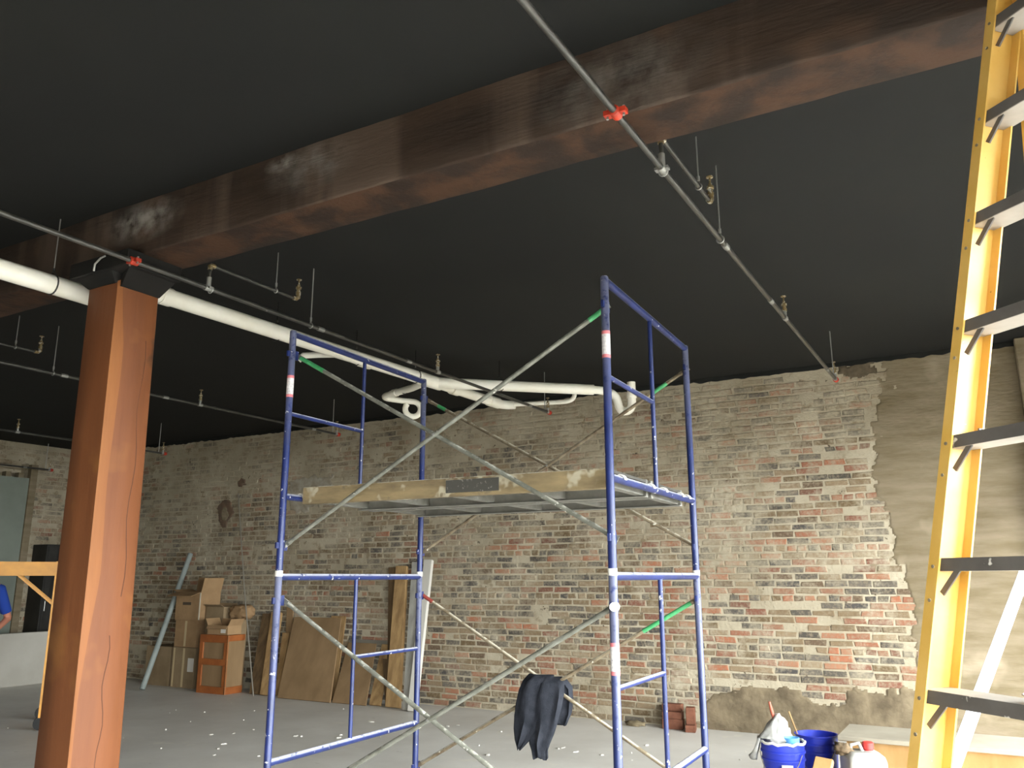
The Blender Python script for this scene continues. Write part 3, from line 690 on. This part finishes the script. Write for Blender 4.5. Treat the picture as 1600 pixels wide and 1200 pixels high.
for z in (.5, 1.1, 1.7, 2.3, 2.8):
    a = FLft(z)+ldv*(roff(z)+.035)+ls*.02; b = FRgt(z)+ldv*(roff(z)+.035)-ls*.02
    MB().bar(a, b, .012, .035).build('rear_crossbar', M['ladder_alu'], lad, smooth=False)
for base, sgn in ((FLft, 1), (FRgt, -1)):
    z = 1.86; MB().bar(base(z)+ldv*.07+ls*sgn*.03, base(z)+ldv*(roff(z)+.02)+ls*sgn*.03, .004, .02).build('spreader', M['ladder_alu'], lad, smooth=False)
m = MB(); c0 = (FLft(TOPZ)+FRgt(TOPZ))/2
m.obox(c0+ldv*.05+ZZ*.02, ls, ldv, ZZ, .2, .1, .025); m.build('top_cap', M['yellow'], lad, smooth=False, bevel=.01)
# small dish left standing on a step
stp = FLft(1.238)+ls*.31+ldv*.035
m = MB().lathe(tuple(stp), [(.012, 0), (.034, .008), (.052, .018), (.05, .02), (.03, .012), (.008, .012), (.006, .05), (.010, .055), (.006, .062)], 20, True, True)
ds = recenter(m.build('small_dish', M['dish'])); tag(ds, 'small white dish with an upright knob on a ladder step', 'dish')

# long white board leaning behind the ladder
a = Vector((-.54, 5.37, 0.0)); b = Vector((.59, 8.588, 2.39))
m = MB().bar(a+Vector((0, 0, .025)), b, .075, .03, (0, -.6, .8)); wbd = recenter(m.build('white_board', M['dish'], smooth=False, bevel=.003))
tag(wbd, 'long narrow white board leaning against the pilaster behind the ladder', 'board')

# ------------------------------------------------------------------ bottom right clutter
cr = thing('plywood_box', 'low plywood box with a white board top by the brick wall', 'box', (-.4, 6.58, 0))
for nm, g in (('front_panel', (-1.02, .3, 6.36, 6.378)), ('back_panel', (-1.02, .3, 6.80, 6.818)), ('side_panel', (-1.02, -1.002, 6.378, 6.80)), ('side_panel', (.282, .3, 6.378, 6.80))):
    MB().box(g[0], g[1], g[2], g[3], 0, .42).build(nm, M['ply'], cr, smooth=False)
MB().box(-1.07, .33, 6.31, 6.84, .42, .45).build('lid', M['white_top'], cr, smooth=False, bevel=.004)
MB().box(-.95, -.6, 6.352, 6.36, .0, .1).build('cleat', M['ply'], cr, smooth=False)

def bucket(x, y, label):
    r = thing('bucket', label, 'bucket', (x, y, 0), 'blue paint buckets')
    MB().lathe((x, y, 0), [(.125, 0), (.13, .01), (.142, .25), (.150, .252), (.150, .262), (.143, .266), (.144, .30), (.153, .302), (.153, .314), (.146, .318), (.148, .36), (.155, .362), (.155, .37), (.145, .37), (.128, .02), (.0, .018)], 32, True, False).build('body', M['bucket'], r)
    hp = [(x+.153*math.cos(t), y+.153*math.sin(t)-.0, .30-.16*math.sin((t-math.radians(200))/math.radians(140)*math.pi)) for t in [math.radians(200+140*i/14) for i in range(15)]]
    MB().tube([(p[0]*1.0, p[1]-.012, p[2]) for p in hp], .003, 6).build('handle', M['wire'], r)
    return r
b1 = bucket(-1.455, 6.39, 'blue bucket with white paint on its rim holding a white bag')
b2 = bucket(-1.30, 6.80, 'empty blue bucket with a thin stick standing in it')
m = MB().tube([(-1.455+.151*math.cos(2*math.pi*i/28), 6.39+.151*math.sin(2*math.pi*i/28), .368+.006*math.sin(i*2.3)) for i in range(28)], .0095, 8, closed=True); m.build('paint_crust', M['collar'], b1)
MB().lathe((-1.455, 6.39, 0), [(.139, .27), (.139, .275)], 24).build('paint_fill', M['collar'], b1)
MB().obox((-1.40, 6.245, .20), (1, .37, 0), (-.37, 1, 0), (0, 0, 1), .035, .006, .04).build('label', M['sticker'], b1, smooth=False)
def lump(c, rx, ry, rz, amp, sd, mat, name, sub=3, fr=3., boxy=1.):
    bm = bmesh.new(); bmesh.ops.create_icosphere(bm, subdivisions=sub, radius=1)
    for v in bm.verts:
        v.co = Vector([math.copysign(abs(q)**boxy, q) for q in v.co])
        k = 1+amp*noise.noise(v.co*fr+Vector((sd, 0, 0)))+amp*.5*noise.noise(v.co*fr*2.6+Vector((0, sd, 0)))
        v.co = Vector((c[0]+v.co.x*rx*k, c[1]+v.co.y*ry*k, c[2]+v.co.z*rz*k))
    me = bpy.data.meshes.new(name); bm.to_mesh(me); bm.free(); me.materials.append(mat)
    me.polygons.foreach_set('use_smooth', [True]*len(me.polygons))
    o = bpy.data.objects.new(name, me); COL.objects.link(o); return recenter(o)
# bag: one drooping mass with a raised corner
bm = bmesh.new(); bmesh.ops.create_icosphere(bm, subdivisions=4, radius=1)
for v in bm.verts:
    q = v.co.copy(); k = 1+.22*noise.noise(q*2.6+Vector((3, 0, 0)))+.10*noise.noise(q*6)
    x, y, z = q.x*.10*k, q.y*.09*k, q.z*.11*k
    t = max(0, q.z)
    x += .05*t; z += .035*t*t; x *= 1-.3*t
    if q.x < -.3 and q.z < .3: z -= .20*(-q.x-.3); x -= .12*(-q.x-.3)
    w = Vector((-1.50+x, 6.37+y, .40+z))
    ax = Vector((w.x+1.455, w.y-6.39, 0)); r_ = ax.length      # the bag hangs over the rim instead of through the wall
    if .112 < r_ < .176: w.z = max(w.z, .392)
    elif r_ <= .112: w.z = max(w.z, .273)                      # inside, it lies on the paint
    cx = Vector((w.x+1.385, w.y-6.36, 0))                      # and is pushed aside by the cup
    if cx.length < .066 and w.z < .42: q2 = cx.normalized()*.066; w.x, w.y = -1.385+q2.x, 6.36+q2.y
    v.co = w
me = bpy.data.meshes.new('plastic_bag'); bm.to_mesh(me); bm.free(); me.materials.append(M['bag']); me.polygons.foreach_set('use_smooth', [True]*len(me.polygons))
bg = bpy.data.objects.new('plastic_bag', me); COL.objects.link(bg); recenter(bg); tag(bg, 'crumpled white plastic bag hanging out of the blue bucket', 'bag')
br = thing('paint_brush', 'brush with red brown handle sticking up from the white bag', 'brush', (-1.50, 6.40, .40))
MB().tube([(-1.49, 6.37, .48), (-1.51, 6.365, .57), (-1.52, 6.36, .63)], [.009, .013, .008], 10).build('handle', M['handle'], br)
MB().obox((-1.487, 6.37, .44), (1, 0, 0), (0, 1, 0), (0, 0, 1), .025, .008, .045).build('ferrule', M['zinc'], br, smooth=False)
cu = MB().lathe((-1.385, 6.36, .274), [(.045, 0), (.055, .13), (.050, .13), (.04, .01), (0, .01)], 20, True, False); cu = recenter(cu.build('plastic_cup', M['cyan'])); tag(cu, 'light blue plastic cup inside the paint crusted bucket', 'cup')
st = recenter(MB().cyl((-1.325, 6.80, .022), (-1.486, 6.80, .51), .0065, 8).build('stir_stick', M['lumber'])); tag(st, 'thin pale stirring stick leaning in the empty blue bucket', 'stick')
# white jug with red cap
jg = thing('plastic_jug', 'white square plastic jug with a red screw cap', 'jug', (-.88, 6.05, 0))
J = Vector((-.88, 6.05, 0)); ja = math.radians(28); jx = Vector((math.cos(ja), math.sin(ja), 0)); jy = Vector((-jx.y, jx.x, 0))
def sq(h, hw, hd, z, n=5):    # rounded square ring
    out = []; r_ = h
    for cx_, cy_, a0 in ((1, 1, 0), (-1, 1, 90), (-1, -1, 180), (1, -1, 270)):
        for i in range(n):
            t = math.radians(a0+90*i/(n-1)); out.append(J+jx*(cx_*(hw-r_)+r_*math.cos(t))+jy*(cy_*(hd-r_)+r_*math.sin(t))+ZZ*z)
    return out
rings = [sq(.02, .11, .10, 0), sq(.025, .118, .108, .012), sq(.025, .118, .108, .36), sq(.03, .112, .10, .39), sq(.03, .085, .075, .415)]
m = MB(); n = len(rings[0]); vs_ = [p for r_ in rings for p in r_]
m.add(vs_, [(i*n+k, i*n+(k+1) % n, (i+1)*n+(k+1) % n, (i+1)*n+k) for i in range(len(rings)-1) for k in range(n)]+[tuple(range(n-1, -1, -1)), tuple(range(4*n, 5*n))])
m.build('body', M['white_plastic'], jg)
MB().lathe(tuple(J+jx*.045+jy*.02+ZZ*.41), [(.03, 0), (.03, .012), (.036, .014), (.036, .05), (.03, .055)], 20).build('screw_cap', M['red_cap'], jg)
MB().tube([J-jx*.08+ZZ*.40, J-jx*.07+ZZ*.45, J-jx*.02+ZZ*.46, J+jx*.0+ZZ*.41], .012, 10).build('carry_handle', M['white_plastic'], jg)
rg = lump((-.99, 6.0, .425), .055, .05, .035, .5, 4, M['rag'], 'dirty_rag'); tag(rg, 'crumpled dirty brown rag on the white jug', 'rag')
# pale board end poking up in front
m = MB().bar((-1.13, 5.35, .02), (-1.06, 5.75, .40), .11, .035, (0, -.6, .8)); pbd = recenter(m.build('board_offcut', M['ply'], smooth=False, bevel=.006)); tag(pbd, 'pale board offcut propped up in front of the blue buckets', 'board')
m = MB().box(-1.16, -1.0, 5.70, 5.86, 0, .33); sp = recenter(m.build('wood_block', M['lumber'], smooth=False, bevel=.008)); tag(sp, 'upright wood block holding up the pale board offcut', 'block')

# loose bricks by the wall
def loose(c, dx, dy, dz, rot, label):
    ax = Vector((math.cos(rot), math.sin(rot), 0)); ay = Vector((-ax.y, ax.x, 0))
    o = recenter(MB().obox(c, ax, ay, ZZ, dx/2, dy/2, dz/2).build('loose_brick', M['loose_brick'], smooth=False, bevel=.006, seg=2)); tag(o, label, 'brick', 'loose bricks by the wall')
loose((-3.03, 8.60, .05), .21, .10, .098, .1, 'loose red brick lying on the floor under the smaller stacked one')
loose((-3.03, 8.60, .133), .20, .10, .066, .05, 'loose brick in the middle of the little pile by the wall')
loose((-3.05, 8.66, .20), .20, .10, .066, .05, 'topmost loose brick of the little pile by the wall')
loose((-2.835, 8.56, .033), .10, .20, .066, .25, 'loose brick lying end on beside the little brick pile')
loose((-2.835, 8.57, .145), .09, .10, .16, .25, 'loose brick standing upright on another brick beside the pile')
m = MB()
cb = lump((-3.42, 8.55, .025), .10, .05, .028, .5, 2, M['parge'], 'rubble_lump'); tag(cb, 'pale mortar lump on the floor at the foot of the brick wall', 'rubble')

# ------------------------------------------------------------------ cardboard boxes, crate and sheets along the wall
def carton(label, x0, x1, y0, y1, z0, z1, mat='card', open_=None, tape=True, name='cardboard_box'):
    r = thing(name, label, 'box', ((x0+x1)/2, (y0+y1)/2, z0), 'cardboard boxes against the brick wall')
    mt = M[mat]; t = .006
    m = MB()
    m.box(x0, x1, y0, y0+t, z0, z1); m.box(x0, x1, y1-t, y1, z0, z1); m.box(x0, x0+t, y0+t, y1-t, z0, z1); m.box(x1-t, x1, y0+t, y1-t, z0, z1); m.box(x0+t, x1-t, y0+t, y1-t, z0, z0+t)
    m.build('body', mt, r, smooth=False)
    w = (y1-y0)/2
    if open_ is None:
        for a, b in ((y0, (y0+y1)/2-.002), ((y0+y1)/2+.002, y1)): MB().box(x0, x1, a, b, z1, z1+.005).build('flap', mt, r, smooth=False)
    else:
        for side, ang, ln in open_:   # side, angle above horizontal outward (deg), length
            ca, sa = math.cos(math.radians(ang))*ln, math.sin(math.radians(ang))*ln
            if side == 'f': a, b, e = Vector((x0, y0, z1)), Vector((x1, y0, z1)), Vector((0, -ca, sa))
            if side == 'b': a, b, e = Vector((x0, y1, z1)), Vector((x1, y1, z1)), Vector((0, ca, sa))
            if side == 'l': a, b, e = Vector((x0, y0, z1)), Vector((x0, y1, z1)), Vector((-ca, 0, sa))
            if side == 'r': a, b, e = Vector((x1, y0, z1)), Vector((x1, y1, z1)), Vector((ca, 0, sa))
            nn = (b-a).cross(e).normalized()*.003
            MB().hexa([a-nn, b-nn, b+e-nn, a+e-nn, a+nn, b+nn, b+e+nn, a+e+nn]).build('flap', mt, r, smooth=False)
    if tape:
        xm = (x0+x1)/2; MB().box(xm-.02, xm+.02, y0-.002, y0, z0+.01, z1-.005).build('tape', M['tape'], r, smooth=False)
    return r
carton('low dark cardboard box on the floor beside the leaning teal tube', -10.92, -10.40, 8.36, 8.72, 0, .53, 'card_dark', tape=False)
c3 = carton('cardboard box with two pale tape strips on the floor under the taped box', -10.33, -9.86, 8.34, 8.70, 0, .535, 'card_dark')
for x in (-10.31,): MB().box(x, x+.03, 8.337, 8.34, .01, .53).build('tape', M['tape'], c3, smooth=False)
MB().box(-10.0, -9.88, 8.337, 8.34, .22, .40).build('paper_label', M['paper'], c3, smooth=False)
c2 = carton('cardboard box with one tape seam under the open box', -10.32, -9.88, 8.34, 8.70, .545, .905, 'card')
c1 = carton('open cardboard box with raised flaps on top of the tall stack', -10.34, -9.83, 8.33, 8.68, .912, 1.30, 'card', [('f', -18, .17), ('b', 85, .2), ('r', 75, .2), ('l', 20, .09)], tape=False)
MB().box(-10.19, -10.02, 8.327, 8.33, 1.12, 1.16).build('print', M['print'], c1, smooth=False)
MB().box(-9.85, -9.828, 8.328, 8.332, .92, 1.29).build('tape', M['tape_clear'], c1, smooth=False)
carton('cardboard box on the floor hidden behind the orange trimmed crate', -9.80, -9.17, 8.425, 8.60, 0, .74, 'card_dark', tape=False)
carton('flat dark cardboard box resting low behind the crate top under the dark carton', -9.80, -9.17, 8.41, 8.60, .746, .925, 'card_dark', tape=False)
carton('dark cardboard carton lying on the flat box behind the crate', -9.80, -9.45, 8.42, 8.64, .931, 1.10, 'card_dark', [('b', 60, .05), ('f', 30, .06)], tape=False)
lu = lump((-9.235, 8.56, 1.032), .17, .115, .095, .16, 9, M['card'], 'paper_bundle', 4, 2.4, .55); tag(lu, 'rounded brown paper bundle lying on the flat dark box behind the crate', 'bundle')
# orange trimmed crate
oc = thing('trimmed_crate', 'brown crate with bright orange corner strips standing by the boxes', 'crate', (-9.2, 8.27, 0))
A0, A1, B0, B1, OZ = -9.53, -8.99, 8.12, 8.42, .75
MB().box(A0+.02, A1-.012, B0+.02, B1, 0.0, OZ-.005).build('panel_box', M['hardboard'], oc, smooth=False)
def strip_(nm, *g): MB().box(*g).build(nm, M['orange'], oc, smooth=False, bevel=.003)
for za, zb in ((.0, .09), (.36, .44), (OZ-.10, OZ)): strip_('front_strip', A0, A1, B0, B0+.02, za, zb)
for xa, xb in ((A0, A0+.07), (A1-.07, A1)):
    for za, zb in ((.09, .36), (.44, OZ-.10)): strip_('front_strip', xa, xb, B0, B0+.02, za, zb)
for za, zb in ((.0, .09), (OZ-.08, OZ)): strip_('side_strip', A1-.012, A1, B0+.02, B1, za, zb)
MB().box(A1-.013, A1-.001, B0+.0, B0+.02, .0, OZ).build('edge', M['lumber'], oc, smooth=False)
c5 = carton('small open cardboard box with a white label on the orange trimmed crate', -9.42, -9.03, 8.14, 8.375, .752, .87, 'card', [('f', -60, .05), ('r', 60, .10), ('l', 60, .1), ('b', 80, .08)], tape=False)
MB().box(-9.16, -9.07, 8.137, 8.14, .775, .83).build('paper_label', M['paper'], c5, smooth=False)

def lean(name, label, cat, xb0, xb1, xt0, xt1, yb, ztop, mat, th=.02, ytop=8.741, group='boards and sheets leaning on the brick wall'):
    """flat board: foot on the floor at yb, top edge resting on the wall"""
    f = Vector((0, ytop-yb, ztop)); nrm = Vector((0, -ztop, ytop-yb)).normalized()*th
    pts = [Vector((xb0, yb, 0)), Vector((xb1, yb, 0)), Vector((xt1, ytop, ztop)), Vector((xt0, ytop, ztop))]
    sh = Vector((0, 0, max(0, -nrm.z)))
    m = MB().hexa([p_+nrm+sh for p_ in pts]+[p_+sh for p_ in pts])
    o = fixn(recenter(m.build(name, mat, smooth=False, bevel=.002))); tag(o, label, cat, group); return o
lean('wood_board', 'dark narrow board leaning beside the orange trimmed crate', 'board', -8.76, -8.56, -9.0, -8.84, 8.36, 1.0, M['lumber_dark'], .03)
lean('wood_board', 'light edged plank leaning just right of the dark narrow board', 'board', -8.53, -8.36, -8.82, -8.64, 8.34, 1.02, M['lumber'], .045)
lean('wood_board', 'short thin pale board leaning at the edge of the large brown sheet', 'board', -8.36, -8.28, -8.55, -8.43, 8.42, .76, M['lumber'], .03, 8.69)
lean('wood_board', 'upright brown board standing behind the large brown sheet', 'board', -8.42, -8.3, -8.56, -8.44, 8.64, 1.1, M['hardboard'], .015, 8.738)
lean('brown_sheet', 'large flat brown sheet leaning against the brick wall', 'sheet', -8.16, -7.28, -8.38, -7.55, 8.26, .97, M['hardboard'], .02, 8.711)
lean('brown_sheet', 'narrow brown sheet standing behind the large one', 'sheet', -7.6, -7.36, -7.75, -7.50, 8.44, 1.0, M['lumber'], .015)
lean('brown_sheet', 'small brown sheet leaning beside the large one', 'sheet', -7.27, -6.74, -7.44, -6.98, 8.28, .67, M['hardboard'], .015)
lean('wood_board', 'short pale offcut leaning beside the small brown sheet', 'board', -6.73, -6.56, -6.88, -6.74, 8.34, .66, M['lumber'], .03)
lean('wood_board', 'dark stubby plank in the gap beside the tall timber', 'board', -6.545, -6.475, -6.685, -6.62, 8.42, .52, M['lumber_dark'], .03, 8.52)
lean('tall_timber', 'tall rough timber with a wavy light edge leaning on the brick wall', 'timber', -6.46, -6.26, -6.68, -6.51, 8.33, 1.63, M['lumber'], .05)
lean('tall_timber', 'tall dark timber leaning behind the wavy light edged one', 'timber', -6.56, -6.47, -6.81, -6.69, 8.47, 1.62, M['lumber_dark'], .03)
lean('metal_stud', 'tall dull grey channel leaning next to the rough timber', 'channel', -6.16, -6.05, -6.44, -6.30, 8.25, 1.68, M['greyboard'], .03)
lean('metal_stud', 'tall bright whitish channel leaning outermost by the bare brick', 'channel', -6.04, -5.93, -6.24, -6.12, 8.20, 1.70, M['paper'], .05)
# wire bundle lying on the small sheet top
m = MB()
wbn = thing('wire_bundle', 'bundle of thin grey rods lying on top of the leaning sheets', 'rods', (-7.1, 8.73, .675))
for i in range(9):      # two wide, stacked on the sheet's top edge against the bricks
    y = (8.724, 8.733)[i % 2]; z = .681+.0085*(i//2)+(.003 if i % 2 else 0)
    MB().tube([(-7.43+.05*RB.random(), y, z), (-7.1, y, z+.001), (-6.72-.06*RB.random(), y, z)], .0045, 5).build('rod', M['wire'], wbn)
tt = recenter(MB().tube([(-10.29, 7.86, .02), (-10.57, 8.70, 1.85)], .037, 16).build('leaning_tube', M['teal'])); tag(tt, 'long pale teal tube leaning against the brick wall by the boxes', 'tube')
tn = recenter(MB().tube([(-8.56, 8.22, .005), (-9.15, 8.5, 1.3), (-9.68, 8.735, 2.72)], .009, 8).build('thin_rod', M['wire'])); tag(tn, 'thin bare rod leaning on the brick wall in front of the crate', 'rod')

# ------------------------------------------------------------------ far left: yellow mobile scaffold, low white panel, cabinet, person
ys_ = thing('mobile_scaffold', 'yellow mobile scaffold with a side beam, partly hidden by the timber post', 'scaffold', (-9.4, 4.9, 0))
NP = Vector((-8.6, 5.405, 0)); e1 = Vector((-.8442, .5360, 0)); e2 = Vector((-.5360, -.8442, 0))
def Q(a, b, z): return NP+e1*a+e2*b+ZZ*z
MW, ML = .74, 1.9
for b in (0, ML):
    fr = MB().bar(Q(0, b, 1.47), Q(MW, b, 1.47), .03, .03).build('end_frame', M['yellow_paint'], ys_, smooth=False)
    for a in (0, MW):
        MB().bar(Q(a, b, .12), Q(a, b, 1.67 if b == 0 else 1.95), .048, .048, e1).build('upright', M['yellow_paint'], fr, smooth=False)
        MB().cyl(Q(a-.02, b, .065), Q(a+.02, b, .065), .065, 18).build('caster', M['rubber'], fr)
    for z in (.35, .65, .95, 1.25): MB().cyl(Q(0, b, z), Q(MW, b, z), .012, 8).build('rung', M['yellow_paint'], fr)
for a in (0, MW):
    m = MB(); m.bar(Q(a, -.05, 1.605), Q(a, ML+.05, 1.605), .04, .12); m.bar(Q(a, -.05, 1.535), Q(a, ML+.05, 1.535), .06, .022); m.build('side_beam', M['yellow_paint'], ys_, smooth=False)
    for b, s_ in ((0, 1), (ML, -1)): MB().bar(Q(a, b+s_*.36, 1.53), Q(a, b, 1.22), .02, .03, e1).build('gusset', M['yellow_paint'], ys_, smooth=False)
MB().hexa([Q(.02, 0, 1.60), Q(MW-.02, 0, 1.60), Q(MW-.02, ML, 1.60), Q(.02, ML, 1.60), Q(.02, 0, 1.63), Q(MW-.02, 0, 1.63), Q(MW-.02, ML, 1.63), Q(.02, ML, 1.63)]).build('deck', M['plank_deck'], ys_, smooth=False)
MB().obox(Q(-.022, .62, 1.60), e2, e1, ZZ, .07, .003, .02).build('label', M['paper'], ys_, smooth=False)
wp = recenter(MB().box(-12.42, -12.31, 5.2, 8.15, 0, .73).build('low_panel', M['drywall'], smooth=False, bevel=.005)); tag(wp, 'low plain white panel standing on the floor before the far wall', 'panel')
cab = thing('steel_cabinet', 'dark steel cabinet standing against the far wall behind the low panel', 'cabinet', (-13.2, 8.15, 0))
MB().box(LX+.015, LX+.4, 7.95, 8.35, 0, 2.02).build('body', M['dark_steel'], cab, smooth=False, bevel=.006)
MB().box(LX+.4, LX+.415, 7.97, 8.33, .1, 1.98).build('door', M['dark_steel'], cab, smooth=False, bevel=.004)
MB().cyl((LX+.43, 8.0, 1.0), (LX+.43, 8.0, 1.15), .008, 8).build('handle', M['zinc'], cab)
tn2 = recenter(MB().tube([(-12.5, 7.86, .01), (-13.035, 8.2, 2.3)], .012, 8).build('thin_rod', M['wire'])); tag(tn2, 'thin grey rod leaning against the dark steel cabinet', 'rod')

PX, PY = -11.0, 5.98
per = thing('person', 'person in a blue short sleeved shirt beside the low white panel', 'person', (PX, PY, 0))
def P_(x, y, z): return (PX+x, PY+y, z)
def tubes_mesh(chains, name, mat, parent, vox=.012):
    m = MB()
    for pts, rr in chains: m.tube(pts, rr, 14)
    o = m.build(name, mat, parent, smooth=True)
    r_ = o.modifiers.new('merge', 'REMESH'); r_.mode = 'VOXEL'; r_.voxel_size = vox; r_.use_smooth_shade = True
    s_ = o.modifiers.new('smooth', 'SMOOTH'); s_.factor = .5; s_.iterations = 6
    return o
def ell(c, rx, rz, n=9): # vertical ellipsoid chain
    return ([(c[0], c[1], c[2]-rz*math.cos(math.pi*i/(n-1))*.999) for i in range(n)], [max(.01, rx*math.sin(math.pi*i/(n-1))) for i in range(n)])
chains = [ell(P_(.03, 0, 1.62), .082, .125), ([P_(0, 0, 1.40), P_(.01, 0, 1.55)], [.062, .055]),
          ([P_(0, 0, .92), P_(0, 0, 1.1), P_(0, 0, 1.28), P_(0, 0, 1.42)], [.14, .13, .15, .09]),
          ([P_(.105, 0, 1.60), P_(.135, 0, 1.585), P_(.11, 0, 1.575)], [.01, .018, .012])]
for s in (-1, 1):
    chains += [([P_(0, s*.10, .92), P_(.01, s*.105, .5), P_(-.01, s*.11, .1), P_(-.01, s*.11, .04)], [.09, .062, .04, .045]),
               ([P_(-.03, s*.11, .045), P_(.13, s*.12, .035)], [.045, .035]),
               ([P_(0, s*.12, 1.39), P_(0, s*.2, 1.36)], [.07, .06]), ell(P_(.02, s*.085, 1.62), .014, .033, 5)]
# far arm hangs; near arm bent with the forearm reaching forward and down
hands = []
for s, E_, Wp in ((1, P_(-.05, .375, 1.0), P_(.16, .08, .83)), (-1, P_(-.03, -.3, 1.08), P_(.04, -.30, .83))):
    sh_ = P_(0, s*.2, 1.36)
    chains += [([sh_, E_], [.055, .043]), ([E_, Wp], [.043, .029])]
    d = (Vector(Wp)-Vector(E_)).normalized(); side = d.cross(Vector((1, 0, .3))).normalized(); pal = Vector(Wp)+d*.05
    chains += [([Wp, tuple(pal), tuple(pal+d*.03)], [.028, .036, .034])]
    curl = side.cross(d).normalized()
    for k, ln in zip((-1.5, -.5, .5, 1.5), (.062, .078, .084, .07)):
        b0 = pal+d*.035+side*k*.019
        chains += [([b0, b0+d*ln*.55, b0+d*ln*.9+curl*.025, b0+d*ln*1.0+curl*.05], [.009, .009, .0085, .007])]
    b0 = pal-side*.03-d*.01; chains += [([b0, b0-side*.02+d*.03, b0-side*.02+d*.06+curl*.02], [.011, .010, .008])]
tubes_mesh(chains, 'body', M['skin'], per, .009)
sh = [([P_(0, 0, .88), P_(0, 0, .95), P_(0, 0, 1.1), P_(0, 0, 1.28), P_(0, 0, 1.43)], [.155, .158, .15, .168, .085])]
for s, E_ in ((1, P_(-.05, .375, 1.0)), (-1, P_(-.03, -.3, 1.08))):
    a = Vector(P_(0, s*.19, 1.365)); e = Vector(E_); sh += [([P_(0, s*.08, 1.39), tuple(a), tuple(a.lerp(e, .8))], [.075, .075, .066])]
tubes_mesh(sh, 'shirt', M['shirt'], per)
tubes_mesh([([P_(0, 0, .84), P_(0, 0, .93)], [.155, .15])]+[([P_(0, s*.085, .9), P_(.01, s*.105, .5), P_(-.01, s*.11, .1)], [.105, .078, .065]) for s in (-1, 1)], 'trousers', M['jeans'], per)
tubes_mesh([([P_(-.05, s*.11, .045), P_(.06, s*.115, .05), P_(.15, s*.12, .04)], [.045, .05, .038]) for s in (-1, 1)], 'boots', M['shoe'], per)
tubes_mesh([ell(P_(.01, 0, 1.665), .09, .092)], 'hair', M['hair'], per)
for s in (-1, 1): 
    MB().lathe(P_(.103, s*.03, 1.625), [(.002, -.008), (.009, -.004), (.01, 0), (.009, .004), (.002, .008)], 8).build('eye', M['hair'], per)
MB().box(PX+.098, PX+.108, PY-.022, PY+.022, 1.555, 1.563).build('mouth', M['handle'], per)

# ------------------------------------------------------------------ crumbs on the floor
RD = random.Random(11); m = MB()
spots_ = [(-6.88, 6.09), (-6.74, 6.24), (-6.73, 6.49), (-6.1, 6.44), (-6.03, 6.44), (-5.67, 6.57), (-7.28, 7.24), (-5.11, 7.6), (-5.06, 7.71), (-5.97, 7.43), (-4.01, 6.59), (-3.6, 7.13), (-3.59, 7.2), (-3.4, 7.08), (-3.15, 7.07), (-2.96, 7.65), (-6.27, 5.64), (-6.39, 5.81), (-6.08, 5.43)]
spots_ += [(RD.uniform(-9, -1.8), RD.uniform(4.5, 8.4)) for _ in range(50)]
for i, (x, y) in enumerate(spots_):
    s = RD.uniform(.02, .05) if i < 19 else RD.uniform(.006, .02); t = RD.uniform(0, 3.14)
    a = Vector((math.cos(t), math.sin(t), 0)); b = Vector((-a.y, a.x, 0)); c = Vector((x, y, 0))
    w = RD.uniform(.25, .8); h = RD.uniform(.003, .012)
    pts = [c+a*s*RD.uniform(.7, 1)*math.cos(q)+b*s*w*RD.uniform(.7, 1)*math.sin(q) for q in (.3, 1.4, 2.5, 3.6, 4.7, 5.8)]
    m.add(pts+[c+(p_-c)*.7+ZZ*h for p_ in pts], [tuple(range(6, 12))]+[(j, (j+1) % 6, 6+(j+1) % 6, 6+j) for j in range(6)])
db = m.build('floor_crumbs', M['paper'], smooth=False); tag(db, 'scattered pale plaster crumbs and scraps on the concrete floor', 'debris', kind='stuff')
